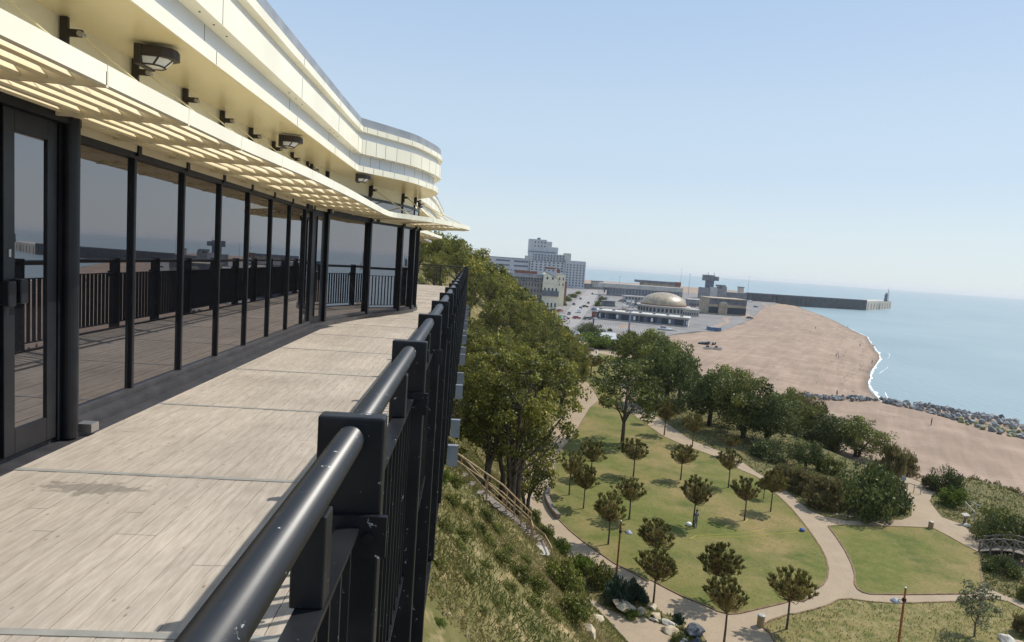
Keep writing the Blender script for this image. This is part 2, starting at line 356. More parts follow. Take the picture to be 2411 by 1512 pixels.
def vnoise(x, y, s, seed=0):
    x = x / s; y = y / s
    return (np.sin(x * 1.7 + y * .9 + seed) + np.sin(x * .8 - y * 1.9 + seed * 2.1) + np.sin(x * 3.1 + y * 2.3 + seed * .7) * .5 + np.sin(-x * 2.7 + y * 4.1 + seed * 1.3) * .4) / 2.9
def hill_z(X, Y):
    X = np.asarray(X, float); Y = np.asarray(Y, float)
    xf = np.interp(Y, FY, FX); xe = np.interp(Y, EYy, EXx)
    zf = PARK + (TOWN - .3 - PARK) * sstep(205, 235, Y)
    st = np.interp(Y, [0, 40, 80, 150, 300, 420], [.98, .95, .9, .8, .72, .5])
    d = xf - X
    top = np.interp(Y, [-60, 34, 45, 70, 95, 120, 160, 185, 215, 240, 300, 350, 400, 430, 2000], [-1.5, -1.5, -4, -4.5, -1, 1.2, 1.2, -3.5, -7, -9.5, -14, -20, -26, -27.8, -27.8])
    up = zf + d * st + vnoise(X, Y, 6, 1) * .5 * np.clip(d / 4, 0, 1) + vnoise(X, Y, 2.2, 3) * .18 * np.clip(d / 2, 0, 1)
    z = np.where(d > 0, np.minimum(up, top + vnoise(X, Y, 9, 5) * .2), zf)
    z = np.where(X > xe, PARK - (X - xe) * .75, z)
    z = np.where(Y > 205, np.minimum(z, np.where(X > xf, TOWN - .3, z)), z)
    return z
def beach_z(X, Y):
    X = np.asarray(X, float); Y = np.asarray(Y, float); sx = np.interp(Y, SY, SX)
    d = sx - X
    return SEA + np.clip(d * .09, -3, 3.3) + vnoise(X, Y, 14, 2) * .12 + np.clip(d / 10, 0, 1) * (.16 * np.sin(d / 2.1 + vnoise(X, Y, 30, 4) * 2) + .22 * np.sin(d / 6.5 + vnoise(X, Y, 40, 7) * 2))
def ground(X, Y): return np.maximum(hill_z(X, Y), beach_z(X, Y))
def hit(x, y, zmin=-33):
    """where the sight line of a photo point meets the ground"""
    d = ray(x, y); d = d / d[1]; t = 12.
    while t < 2200:
        p = EYE + d * t
        if p[2] < ground(p[0], p[1]):
            a, b = t - max(.4, t * .01), t
            for _ in range(20):
                m = (a + b) / 2; q = EYE + d * m
                if q[2] < ground(q[0], q[1]): b = m
                else: a = m
            q = EYE + d * b; return np.array([q[0], q[1], float(ground(q[0], q[1]))])
        t += max(.4, t * .01)
    return EYE + d * 1000
def ph(r, x, y): return hit(*D(r, x, y))

def grid_mesh(name, XX, YY, ZZ, m):
    r, c = XX.shape; v = np.stack([XX, YY, ZZ], -1).reshape(-1, 3)
    idx = np.arange(r * c).reshape(r, c)
    f = np.stack([idx[:-1, :-1], idx[:-1, 1:], idx[1:, 1:], idx[1:, :-1]], -1).reshape(-1, 4)
    return raw(name, v, f, m, smooth=True)
def raw(name, v, f, m, parent=None, tint=None, smooth=False, mi=None):
    """v (n,3), f (k,4) quads as arrays"""
    me = bpy.data.meshes.new(name); n = len(f); k = f.shape[1]
    me.vertices.add(len(v)); me.vertices.foreach_set('co', np.ascontiguousarray(v, dtype=np.float32).ravel())
    me.loops.add(n * k); me.loops.foreach_set('vertex_index', np.ascontiguousarray(f, dtype=np.int32).ravel())
    me.polygons.add(n); me.polygons.foreach_set('loop_start', np.arange(0, n * k, k, dtype=np.int32))
    for mm in (m if isinstance(m, (list, tuple)) else [m]): me.materials.append(mm)
    if mi is not None: me.polygons.foreach_set('material_index', mi.astype(np.int32))
    if tint is not None:
        a = me.attributes.new('tint', 'FLOAT', 'FACE'); a.data.foreach_set('value', tint.astype(np.float32))
    if smooth: me.polygons.foreach_set('use_smooth', np.ones(n, dtype=bool))
    me.update(calc_edges=True); me.validate()
    if name is None: return me
    o = bpy.data.objects.new(name, me); return link(o, parent)

# hillside: columns run from the cliff top to the foot, then across the park to its seaward bank
ys = np.concatenate([np.arange(-40, 20, 4), np.arange(20, 80, 1.2), np.arange(80, 200, 3), np.arange(200, 520, 6)])
ts = np.concatenate([np.linspace(-75, -30, 10)[:-1], np.linspace(-30, 0, 34), ])
XX = []; 
for y in ys:
    xf = np.interp(y, FY, FX); xe = np.interp(y, EYy, EXx)
    xe = max(xe, xf + 1)
    XX.append(np.concatenate([xf + ts, np.linspace(xf, xe, 5)[1:], xe + np.linspace(0, 14, 8)[1:]]))
XX = np.array(XX); YY = np.repeat(ys[:, None], XX.shape[1], 1)
o = grid_mesh('hillside', XX, YY, hill_z(XX, YY), M['hill']); o['kind'] = 'structure'
# beach
ys = np.concatenate([np.arange(-60, 420, 5), np.arange(420, 1500, 14)])
bx = []
for y in ys:
    sx = np.interp(y, SY, SX); x0 = -40
    bx.append(np.concatenate([np.linspace(x0, sx - 110, 18)[:-1], np.linspace(sx - 110, sx + 32, 150)]))
bx = np.array(bx); by = np.repeat(ys[:, None], bx.shape[1], 1)
o = grid_mesh('beach', bx, by, beach_z(bx, by), M['shingle']); o['kind'] = 'structure'

# sea
def sea_mat():
    m, n, l, b = nmat('sea_water')
    g = n.new('ShaderNodeNewGeometry'); mp = n.new('ShaderNodeMapping'); mp.inputs['Scale'].default_value = (1, 1, 1); mp.inputs['Rotation'].default_value = (0, 0, .6)
    l.new(g.outputs['Position'], mp.inputs[0])
    t = n.new('ShaderNodeTexNoise'); t.inputs['Scale'].default_value = .012; t.inputs['Detail'].default_value = 8; l.new(mp.outputs[0], t.inputs[0])
    r = n.new('ShaderNodeValToRGB'); r.color_ramp.elements[0].position = .35; r.color_ramp.elements[1].position = .65
    r.color_ramp.elements[0].color = (.205, .28, .305, 1); r.color_ramp.elements[1].color = (.25, .325, .345, 1)
    l.new(t.outputs[0], r.inputs[0]); l.new(r.outputs[0], b.inputs['Base Color'])
    b.inputs['Roughness'].default_value = .35; b.inputs['IOR'].default_value = 1.33
    mp2 = n.new('ShaderNodeMapping'); mp2.inputs['Scale'].default_value = (1, .35, 1); mp2.inputs['Rotation'].default_value = (0, 0, -.5); l.new(g.outputs['Position'], mp2.inputs[0])
    t2 = n.new('ShaderNodeTexNoise'); t2.inputs['Scale'].default_value = .5; t2.inputs['Detail'].default_value = 6; l.new(mp2.outputs[0], t2.inputs[0])
    bp = n.new('ShaderNodeBump'); bp.inputs['Strength'].default_value = .7; bp.inputs['Distance'].default_value = .5
    l.new(t2.outputs[0], bp.inputs['Height']); l.new(bp.outputs[0], b.inputs['Normal'])
    return m
M['sea'] = sea_mat()
mb = MB(); mb.add([(-9000, 350, SEA), (100, -2500, SEA), (26000, -2500, SEA), (26000, 30000, SEA), (-9000, 30000, SEA)], [(0, 1, 2, 3, 4)])
# keep the sea off the land side: start it at the beach
mb = MB(); mb.add([(95, -2500, SEA), (26000, -2500, SEA), (26000, 30000, SEA), (-12000, 30000, SEA), (-12000, 1150, SEA), (95, 1150, SEA)], [(0, 1, 2, 3, 4, 5)])
o = mb.build('sea', M['sea']); o['kind'] = 'structure'
# surf along the shoreline
M['foam'] = mat('foam', (.75, .77, .77), (.9, .9, .88), 2., .7)
mb = MB(); rg = random.Random(5); prev = None
Y = 169.
while Y < 470:
    sx = float(np.interp(Y, SY, SX)); w = (.12 + .85 * max(0, sin(Y * .21) + .5 * sin(Y * .63 + 1) - .2) + rg.random() * .6) * (1 if Y < 330 else .5)
    if prev: mb.add([(prev[0], prev[1], SEA + .06), (prev[0] + prev[2], prev[1], SEA + .06), (sx + w + rg.random() * .3, Y, SEA + .06), (sx - .2, Y, SEA + .06)], [(0, 1, 2, 3)])
    prev = (sx - .2 + rg.uniform(-.3, .3), Y, w); Y += 1.1
prev = None; Y = 172.
while Y < 330:
    sx = float(np.interp(Y, SY, SX)) + 4.2 + 1.2 * sin(Y * .13); w = max(0, .22 * sin(Y * .11) + .1 * sin(Y * .37 + 2))
    if prev and w > .08: mb.add([(prev[0], prev[1], SEA + .05), (prev[0] + prev[2], prev[1], SEA + .05), (sx + w, Y, SEA + .05), (sx, Y, SEA + .05)], [(0, 1, 2, 3)])
    prev = (sx, Y, w); Y += 1.1
o = mb.build('surf', M['foam']); tag(o, 'thin white line of breaking surf along the shingle', 'surf', kind='stuff')

# ------------------------------------------------------------------ park sheets
def poly(*pts, z=PARK): return [pz(r, x, y, z) for r, x, y in pts]
park = []
for y in np.arange(24, 215, 3): park.append((float(np.interp(y, FY, FX)) + .1, y))
for y in np.arange(213, 22, -3): park.append((float(np.interp(y, EYy, EXx)) - .3, y))
sheet('path', park, PARK + .012, M['path'])
lawnA = poly((3, 1120, 380), (3, 1230, 530), (3, 1270, 600), (3, 1200, 655), (3, 1150, 740), (3, 1080, 860), (3, 960, 1000), (3, 948, 1150), (3, 905, 1250), (6, 968, 400), (6, 1010, 480), (6, 1060, 550), (6, 1150, 640), (6, 1270, 740), (6, 1400, 830), (6, 1500, 900), (6, 1640, 970), (6, 1760, 1040),
    (7, 400, 955), (7, 560, 1040), (7, 700, 1110), (7, 880, 1180), (7, 1000, 1235), (7, 1100, 1262), (7, 1200, 1255), (7, 1400, 1208), (7, 1600, 1160), (7, 1750, 1110), (7, 1850, 1060), (7, 1950, 995), (7, 1990, 930), (7, 2000, 850), (7, 1980, 760), (7, 1930, 660), (7, 1850, 540), (7, 1760, 420), (7, 1660, 300), (7, 1560, 205),
    (4, 1150, 1225), (4, 1090, 1150), (4, 1000, 1095), (4, 860, 1035), (4, 700, 945), (4, 560, 895), (4, 400, 835), (4, 240, 765), (4, 130, 685), (4, 30, 615), (3, 1440, 640), (3, 1420, 480), (3, 1440, 300), (3, 1250, 262), (3, 1170, 330))
sheet('lawn', lawnA, PARK + .05, M['lawn'], thick=.035)
lawnB = poly((4, 170, 590), (4, 330, 700), (4, 480, 800), (4, 640, 860), (4, 720, 890), (4, 870, 960), (4, 1010, 1060), (4, 1230, 1190), (5, 140, 1155), (5, 260, 1202), (5, 450, 1240), (5, 700, 1242), (5, 900, 1232), (5, 980, 1200), (5, 990, 1110), (5, 950, 1060), (5, 900, 1000), (5, 870, 900), (5, 500, 750), (4, 1300, 760), (4, 800, 500), (3, 1900, 400), (3, 1600, 250), (3, 1480, 300), (3, 1520, 500))
sheet('lawn', lawnB, PARK + .04, M['bed'], thick=.025)
lawnC = poly((8, 330, 468), (8, 430, 455), (8, 800, 465), (8, 1230, 480), (8, 1290, 492), (8, 1420, 560), (8, 1560, 640), (8, 1690, 705), (8, 1710, 900), (8, 1720, 1000), (8, 1640, 1078), (8, 1400, 1080), (8, 1000, 1085), (8, 700, 1080), (8, 640, 1065), (8, 600, 1040), (8, 570, 990), (8, 572, 900), (8, 540, 800), (8, 480, 680), (8, 400, 560))
sheet('lawn', lawnC, PARK + .05, M['lawn'], thick=.035)
lawnD = poly((7, 1400, 1370), (7, 1480, 1320), (7, 1650, 1262), (8, 30, 1262), (8, 200, 1222), (8, 330, 1180), (8, 430, 1130), (8, 520, 1125), (8, 700, 1150), (8, 900, 1165), (8, 1200, 1160), (8, 1560, 1147), (8, 1800, 1120), (8, 1950, 1150), (8, 2099, 1220), (8, 2400, 1400), (8, 2400, 1800), (7, 1700, 1800), (7, 1560, 1600), (7, 1480, 1440))
sheet('lawn', lawnD, PARK + .045, M['dry'], thick=.03)
bedE = poly((5, 1150, 1030), (5, 1130, 1080), (5, 1180, 1150), (5, 1230, 1210), (5, 1400, 1270), (5, 1460, 1330), (5, 1640, 1440), (5, 1900, 1500), (5, 2100, 1450), (5, 2000, 1100), (5, 1700, 950), (5, 1350, 880))
sheet('planting_bed', bedE, PARK + .04, M['bed'], thick=.025)
bedF = poly((6, 1150, 850), (6, 1260, 840), (6, 1340, 885), (6, 1440, 985), (6, 1550, 1040), (6, 1700, 1130), (6, 1800, 1215), (6, 1880, 1290), (6, 1990, 1330), (6, 2060, 1360), (7, 690, 1390), (7, 860, 1440), (7, 900, 1512), (7, 860, 1600), (7, 700, 1560), (7, 560, 1420), (6, 1960, 1395), (6, 1850, 1370), (6, 1740, 1322), (6, 1600, 1310), (6, 1450, 1262), (6, 1340, 1185), (6, 1260, 1140), (6, 1200, 1000))
sheet('planting_bed', bedF, PARK + .035, M['bed'], thick=.02)
bedG = poly((8, 1690, 700), (8, 1760, 720), (8, 1900, 780), (8, 2300, 900), (8, 2400, 1300), (8, 2099, 1150), (8, 1900, 1080), (8, 1740, 1010), (8, 1725, 900))
sheet('planting_bed', bedG, PARK + .03, M['bed'], thick=.018)
M['edging'] = mat('lawn_edging', (.14, .085, .045), (.22, .15, .08), 2., .9)
for i_, pl in enumerate((lawnA, lawnC, lawnD)):
    q_ = [np.array([p[0], p[1]]) for p in pl] ; q_.append(q_[0]); mb = MB(); sweep(mb, q_, [(-.07, PARK + .02), (-.07, PARK + .085), (.07, PARK + .085), (.07, PARK + .02)]); o = mb.build('lawn_edging', M['edging']); o['kind'] = 'structure'
# harbour flat
cp = [pz(r, x, y, TOWN) for r, x, y in ((1, 560, 650), (1, 560, 900), (1, 700, 1100), (1, 1000, 1290), (1, 1330, 1420), (1, 1700, 1440), (2, 60, 985), (2, 230, 918), (2, 400, 880), (2, 560, 862), (2, 700, 858), (2, 820, 852), (2, 900, 825), (2, 960, 795), (2, 1020, 772), (2, 1080, 745), (2, 1130, 690), (2, 1200, 630))] 
cp += [(400, 812, 0), (430, 950, 0), (300, 1060, 0), (100, 1120, 0), (-60, 1120, 0)]
sheet('harbour_ground', cp, TOWN + .06, M['asphalt'], thick=1.2)
rd = [pz(r, x, y, TOWN) for r, x, y in ((1, 1200, 1190), (1, 1320, 1040), (1, 1400, 930), (1, 1500, 830), (1, 1590, 755), (1, 1700, 755), (1, 1700, 800), (1, 1650, 900), (1, 1580, 1000), (1, 1500, 1110), (1, 1430, 1190))]
sheet('road', rd, TOWN + .09, M['road'], thick=.02)
M['paint'] = mat('road_paint', (.42, .41, .4))
mb = MB()
a0 = pz(1, 1390, 1050, TOWN); b0 = pz(1, 1640, 770, TOWN)
for i in range(0, 40):
    t0, t1 = i / 40, i / 40 + .012; p = a0 + (b0 - a0) * t0; q = a0 + (b0 - a0) * t1
    mb.add([(p[0] - .3, p[1], TOWN + .1), (p[0] + .3, p[1], TOWN + .1), (q[0] + .3, q[1], TOWN + .1), (q[0] - .3, q[1], TOWN + .1)], [(0, 1, 2, 3)])
# parking bay lines in the near car park
for i in range(26):
    p = pz(9, 330 + i * 28, 835 + i * 3.6, TOWN); q = pz(9, 350 + i * 28, 880 + i * 3.6, TOWN)
    d = _u(q - p); nn = np.array([-d[1], d[0], 0]) * .09
    mb.add([p + nn + (0, 0, .1), p - nn + (0, 0, .1), q - nn + (0, 0, .1), q + nn + (0, 0, .1)], [(0, 1, 2, 3)])
o = mb.build('road_markings', M['paint']); o['kind'] = 'structure'
# ================================================================== BUILDING
hall = empty('clifftop_hall', (-3.1, 0, 0), 0, 'cream clifftop hall with black glazed front, slatted canopy and curved banded roof', 'building')
hall.location = (0, 0, 0)
ST = [6.1 + 1.0 * k for k in range(-9, 7)]                        # mullion stations along the straight front
CY_ = [5.69 + 1.0 * k for k in range(-9, 7)]                      # canopy cross bars
fx = lambda y: float(np.interp(y, [5.5, 7.9, 9.8, 12], [-2.02, -1.90, -1.86, -1.86]))
# wall line and canopy front line as matching stations (canopy front, wall)
pairs = [((fx(y), y), (-3.12, y)) for y in CY_]
pairs += [((-1.86, 12.6), (-3.12, 12.6)), ((-1.86, 13.5), (-2.97, 13.4)), ((-1.78, 14.25), (-2.76, 14.4)), ((-1.42, 14.72), (-2.5, 15.5)),
          ((-.98, 15.3), (-1.9, 16.8)), ((-.55, 16.35), (-1.66, 17.7)), ((-.15, 17.85), (-1.62, 18.3)), ((-.26, 18.5), (-1.64, 18.8)), ((-.85, 19.3), (-1.75, 19.6)),
          ((-1.6, 20.4), (-2.2, 20.8)), ((-1.78, 21.6), (-2.7, 22)), ((-1.68, 23.6), (-3.0, 23.6)), ((-1.58, 25.2), (-3.0, 25.2)), ((-1.47, 26.9), (-2.9, 27)),
          ((-1.38, 28.2), (-2.8, 28)), ((-1.75, 29.4), (-3.0, 29.2)), ((-2.3, 30.5), (-3.12, 30.5)), ((-2.4, 33), (-3.12, 33)), ((-2.4, 37), (-3.12, 37))]
ZT, ZB = 2.452, 2.345
def lerpath(pr, n):
    f = smoothpath([p[0] for p in pr], n); w = smoothpath([p[1] for p in pr], n)
    # equal counts
    m = min(len(f), len(w)); return f, w
NS = 4
def resample(pts, n=NS):
    pts = [np.array(p, float) for p in pts]; out = []
    for i in range(len(pts) - 1):
        p0, p1, p2, p3 = pts[max(i - 1, 0)], pts[i], pts[i + 1], pts[min(i + 2, len(pts) - 1)]
        for j in range(n):
            t = j / n
            out.append(.5 * ((2 * p1) + (-p0 + p2) * t + (2 * p0 - 5 * p1 + 4 * p2 - p3) * t * t + (-p0 + 3 * p1 - 3 * p2 + p3) * t ** 3))
    out.append(pts[-1]); return out
FP = resample([p[0] for p in pairs]); WP = resample([p[1] for p in pairs])
# fascia of the canopy: one panel per bay with a visible joint
for k in range(len(pairs) - 1):
    seg = FP[k * NS:(k + 1) * NS + 1]
    a = np.array(seg[0]); b = np.array(seg[-1]); seg = [s_.copy() for s_ in seg]
    seg[0] = seg[0] + (seg[1] - seg[0]) * .015; seg[-1] = seg[-1] + (seg[-2] - seg[-1]) * .015
    mb = MB(); sweep(mb, seg, [(0, ZB), (0, ZT), (-.045, ZT), (-.045, ZB)], closed=True)
    mb.build('canopy_fascia', M['cream'], hall)
# joint backing, cross bars, louvre blades
mb = MB(); sweep(mb, FP, [(-.012, ZB + .004), (-.012, ZT - .004), (-.04, ZT - .004), (-.04, ZB + .004)], closed=True)
sweep(mb, WP, [(.02, ZB - .05), (.02, ZB + .05), (.06, ZB + .05), (.06, ZB - .05)], closed=True)
mb.build('canopy_frame', M['blade'], hall)
NB = 8
for k in range(len(pairs) - 1):
    mb = MB()
    for j in range(NB):
        u = (j + .55) / (NB + .15)
        seg = [FP[k * NS + i] * (1 - u) + WP[k * NS + i] * u for i in range(NS + 1)]
        seg[0] = seg[0] + (seg[1] - seg[0]) * .02; seg[-1] = seg[-1] + (seg[-2] - seg[-1]) * .02
        z0 = ZB + .012
        # airfoil slat: outer face leans back towards the sun
        sweep(mb, seg, [(.042, z0), (.044, z0 + .010), (.006, z0 + .050), (-.04, z0 + .082), (-.05, z0 + .076), (-.018, z0 + .033), (.03, z0 - .004)], closed=True)
    mb.build('louvre_panel', M['blade'], hall, smooth=False)
for k in range(len(pairs)):
    f = FP[k * NS]; w = WP[k * NS]; d = w - f; L = np.linalg.norm(d); d /= L; nrm = np.array([-d[1], d[0]]) * .012
    mb = MB(); c = (f + w) / 2
    mb.obox((c[0], c[1], ZB + .03), (d[0] * L / 2 - .0, d[1] * L / 2, 0), (nrm[0], nrm[1], 0), (0, 0, .042))
    mb.build('canopy_crossbar', M['blade'], hall)
# upper wall behind the brackets and the soffit
ZS = 3.12
mb = MB(); sweep(mb, WP, [(-.02, 2.33), (-.02, ZS + .02), (-.3, ZS + .02), (-.3, 2.33)], closed=False)
mb.build('upper_wall', M['cream_wall'], hall)
RP0 = [(-1.42, 14.3), (-1.16, 15.05), (-.985, 15.75), (-.985, 16.5), (-1.25, 17.5), (-1.65, 18.5), (-1.92, 20.2), (-1.93, 22.5), (-1.8, 25), (-1.72, 28), (-1.75, 32), (-1.8, 37)]
RP0 = [(-2.39, -4), (-2.39, 0), (-2.39, 4), (-2.39, 7), (-2.38, 9.5), (-2.37, 11.6), (-2.35, 13.0)] + [(-2.35, 13.0), (-2.1, 13.33), (-1.82, 13.7)] + RP0
RP = resample(RP0[:7], 3)[:-1] + resample(RP0[7:], 5)
ring = RP + [np.array([-14., 37.]), np.array([-14., -4.])]
mb = MB(); mb.add([(p[0] - .01, p[1], ZS) for p in ring], [tuple(reversed(range(len(ring))))])
mb.build('soffit', M['cream_soffit'], hall)
mb = MB()
z = ZS
sweep(mb, RP, [(-.02, z - .002), (0, z - .002), (0, z + .118), (-.11, z + .128)])
mb.build('fascia_band', M['cream'], hall)
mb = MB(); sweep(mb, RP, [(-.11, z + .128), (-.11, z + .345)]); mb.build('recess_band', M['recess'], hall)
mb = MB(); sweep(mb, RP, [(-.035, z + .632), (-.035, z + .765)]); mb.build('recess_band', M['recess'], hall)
mb = MB(); sweep(mb, RP, [(-.035, z + .765), (.06, z + .765), (.06, z + .865), (.02, z + .872)])
mb.build('fascia_band', M['cream'], hall)
mb = MB(); sweep(mb, RP, [(.02, z + .872), (.02, z + 1.03), (-.1, z + 1.03)])
top = [p + o_ * -.1 for p, o_ in zip(RP, outs(RP))]
ring = top + [np.array([-14., 37.]), np.array([-14., -4.])]
mb.add([(p[0], p[1], z + 1.03) for p in ring], [tuple(range(len(ring)))])
mb.build('roof_edging', M['lead'], hall)
# vertical joints of the fascia panels (dark hairlines) and little fixings
mb = MB(); sweep(mb, RP, [(-.11, z + .345), (.045, z + .345), (.045, z + .62), (-.035, z + .632)]); nf_ = len(mb.f); o_ = outs(RP)
for i in list(range(2, len(RP), 3)):
    p, q = RP[i], o_[i]; t_ = np.array([-q[1], q[0]])
    for (a, z0, z1) in ((.001, z + .002, z + .116), (.046, z + .35, z + .615), (.061, z + .77, z + .862), (-.109, z + .135, z + .34)):
        mb.obox((p[0] + q[0] * a, p[1] + q[1] * a, (z0 + z1) / 2), (q[0] * .0015, q[1] * .0015, 0), (t_[0] * .0022, t_[1] * .0022, 0), (0, 0, (z1 - z0) / 2))
    for a in (.0, .3, .6):
        pp = p + t_ * (a - .3)
        mb.obox((pp[0] + q[0] * -.03, pp[1] + q[1] * -.03, z + .343), (.007, 0, 0), (0, .007, 0), (0, 0, .004))
mb.m = [0] * nf_ + [1] * (len(mb.f) - nf_); mb.build('fascia_band', [M['cream'], M['sill']], hall)
# body of the hall behind, down into the cliff
mb = MB(); mb.box(-14, -3.9, -4, 37, -16, ZS + .02); mb.build('hall_body', M['interior'], hall)
fl = [p - o_ * .05 for p, o_ in zip(WP, outs(WP))]
mb = MB(); ring = fl + [np.array([-3.95, 37.]), np.array([-3.95, -4.])]
mb.prism([(p[0], p[1]) for p in ring], -.3, .03); mb.build('threshold_slab', M['sill'], hall)

# glazed front
def panel(p, q, z0, z1, name, m, off=0., th=.012, parent=None, trim=.0):
    p = np.array(p, float); q = np.array(q, float); d = q - p; L = np.linalg.norm(d); d /= L; n_ = np.array([d[1], -d[0]])
    c = (p + q) / 2 + n_ * off; mb = MB()
    mb.obox((c[0], c[1], (z0 + z1) / 2), (d[0] * (L / 2 - trim), d[1] * (L / 2 - trim), 0), (n_[0] * th / 2, n_[1] * th / 2, 0), (0, 0, (z1 - z0) / 2))
    return mb.build(name, m, parent or hall)
wallpts = [(-3.12, y) for y in ST[0:]] + [(-3.12, 12.6)]
bay = [(-3.0, 13.25), (-2.5, 15.5), (-1.9, 16.85), (-1.67, 17.75), (-1.62, 18.5), (-1.75, 19.6), (-2.2, 20.8), (-2.9, 22.0), (-3.1, 23.6), (-3.1, 25.2), (-2.9, 27), (-2.8, 28), (-3.0, 29.2), (-3.12, 30.5), (-3.12, 33), (-3.12, 37)]
HG = 2.31
def post(p, nrm, w=.042, dep=.05, z1=HG + .02, big=False):
    n_ = np.array(nrm, float); t_ = np.array([-n_[1], n_[0]]); mb = MB()
    c = np.array(p) + n_ * (dep / 2 - .01)
    mb.obox((c[0], c[1], z1 / 2 + .02), (t_[0] * w / 2, t_[1] * w / 2, 0), (n_[0] * dep / 2, n_[1] * dep / 2, 0), (0, 0, z1 / 2 - .02))
    o = mb.build('mullion', M['frame'], hall, bevel=.008)
    mb = MB(); c2 = np.array(p) + n_ * (dep / 2 + .01)                   # cap block at the head
    mb.obox((c2[0], c2[1], z1 - .02), (t_[0] * (w / 2 + .008), t_[1] * (w / 2 + .008), 0), (n_[0] * (dep / 2 + .015), n_[1] * (dep / 2 + .015), 0), (0, 0, .045))
    mb.build('head_cap', M['frame'], o)
allw = [('s', wallpts[i], wallpts[i + 1]) for i in range(len(wallpts) - 1)] + [('b', bay[i], bay[i + 1]) for i in range(len(bay) - 1)]
for kd, p, q in allw:
    p = np.array(p); q = np.array(q); y0, y1 = p[1], q[1]
    d = _u(np.append(q - p, 0))[:2]; n_ = np.array([d[1], -d[0]])
    if kd == 's' and y1 <= 5.15 and y1 > 3.05: continue                       # the door comes here
    w_ = panel(p, q, .14, HG - .06, 'window_pane', M['glass'], trim=.02)
    panel(p, q, .03, .14, 'bottom_rail', M['sill'], off=.02, th=.06, parent=w_)
    panel(p, q, HG - .07, HG + .04, 'top_rail', M['frame'], off=.02, th=.07, parent=w_)
for i, p in enumerate(wallpts):
    if 3.5 < p[1] < 5.3: continue
    post(p, (1, 0))
for i, p in enumerate(bay):
    a = np.array(bay[max(i - 1, 0)]); b = np.array(bay[min(i + 1, len(bay) - 1)]); d = b - a; d /= np.linalg.norm(d)
    post(p, (d[1], -d[0]), .08, .1)
# dark return between the straight front and the bay, with the second door
mb = MB(); mb.obox((-3.05, 12.93, 1.17), (.065, .34, 0), (.02, -.006, 0), (0, 0, 1.15)); dr = mb.build('side_door', M['frame'], hall)
mb = MB(); mb.obox((-3.03, 12.9, 1.2), (.015, .10, 0), (.012, -.004, 0), (0, 0, .98)); mb.build('door_glass', M['glass'], dr)
mb = MB(); mb.box(-2.93, -2.88, 12.5, 12.54, .95, 1.25); mb.build('handle', M['frame'], dr)
# kerb and threshold strip in front of the glazing
strip_path = [np.array(p) for p in wallpts] + [np.array(p) for p in bay]
mb = MB(); sweep(mb, strip_path, [(.0, .03), (.0, .085), (.13, .085), (.13, -.01)]); mb.build('base_kerb', M['sill'], hall)
mb = MB(); sweep(mb, strip_path[:18], [(.13, .004), (.27, .004), (.275, -.02)]); mb.build('threshold_strip', M['sill'], hall)
# near door: proud frame and big column
door = MB().box(-3.1, -2.98, 3.1, 4.80, .03, 2.36).build('entrance_door', M['frame'], hall)
MB().box(-2.985, -2.965, 4.36, 4.68, .22, 2.16).build('door_glass', M['glass'], door)
MB().box(-2.985, -2.965, 3.2, 4.12, .22, 2.16).build('door_glass', M['glass'], door)
MB().box(-2.98, -2.95, 4.68, 4.78, .05, 2.3).box(-2.98, -2.95, 4.26, 4.36, .05, 2.3).box(-2.98, -2.95, 4.12, 4.22, .05, 2.3).box(-2.98, -2.95, 4.36, 4.68, .05, .22).box(-2.98, -2.95, 4.36, 4.68, 2.16, 2.3).build('door_stile', M['frame'], door, bevel=.004)
MB().box(-2.95, -2.89, 4.22, 4.29, 1.05, 1.21).box(-2.95, -2.89, 4.33, 4.40, 1.06, 1.22).build('handle', M['frame'], door, bevel=.008)
MB().box(-2.955, -2.945, 4.30, 4.32, 1.36, 1.41).build('lock', M['bolt'], door)
MB().box(-3.08, -2.90, 2.7, 4.98, 2.30, 2.44).box(-3.1, -2.86, 2.7, 4.98, 2.41, 2.47).build('door_head', M['frame'], hall, bevel=.006)
MB().lathe([(.055, .02), (.055, 2.36)], 20, (-2.92, 4.89, 0)).box(-3.12, -2.95, 4.80, 5.02, .02, 2.36).build('door_column', M['frame'], hall)
MB().box(-2.93, -2.82, 4.99, 5.09, .03, .095).build('track_end', M['bolt'], hall)
# brackets and tie rods of the canopy
def bracket(p, n_, big=1., front=None):
    n_ = np.array(n_, float); n_ = n_ / np.linalg.norm(n_); t_ = np.array([-n_[1], n_[0]]); p = np.array(p, float)
    mb = MB(); c = p + n_ * .04
    mb.obox((c[0], c[1], 3.0), (t_[0] * .014, t_[1] * .014, 0), (n_[0] * .028, n_[1] * .028, 0), (0, 0, .115))
    c = p + n_ * .11
    mb.obox((c[0], c[1], 3.005), (t_[0] * .012, t_[1] * .012, 0), (n_[0] * .06, n_[1] * .06, 0), (0, 0, .026))
    br = mb.build('bracket', M['lamp_body'], hall)
    e = p + n_ * .16; mb = MB()
    mb.tube([(e[0] - t_[0] * .03, e[1] - t_[1] * .03, 3.0), (e[0] + t_[0] * .03, e[1] + t_[1] * .03, 3.0)], .02, 10); mb.build('pin', M['bolt'], br)
    f = front if front is not None else p + n_ * .92; mb = MB()
    mb.tube([(e[0], e[1], 2.99), (f[0], f[1], ZT - .02)], .0075 if p[1] < 12.7 else .014, 8); mb.build('tie_rod', M['cream_soffit'], hall)
for y in ST: bracket((-3.14, y), (1, 0))
bracket((-3.14, 12.4), (1, 0), front=(-2.3, 12.4))
for i in range(1, 11):
    a = np.array(bay[max(i - 1, 0)]); b = np.array(bay[i + 1]); d = b - a; d /= np.linalg.norm(d); n_ = np.array([d[1], -d[0]])
    # run the rod to the canopy front at the matching station
    j = min(range(len(FP)), key=lambda q: np.linalg.norm(WP[q] - np.array(bay[i])))
    bracket(bay[i], n_, front=FP[j] - outs(FP)[j] * .05)
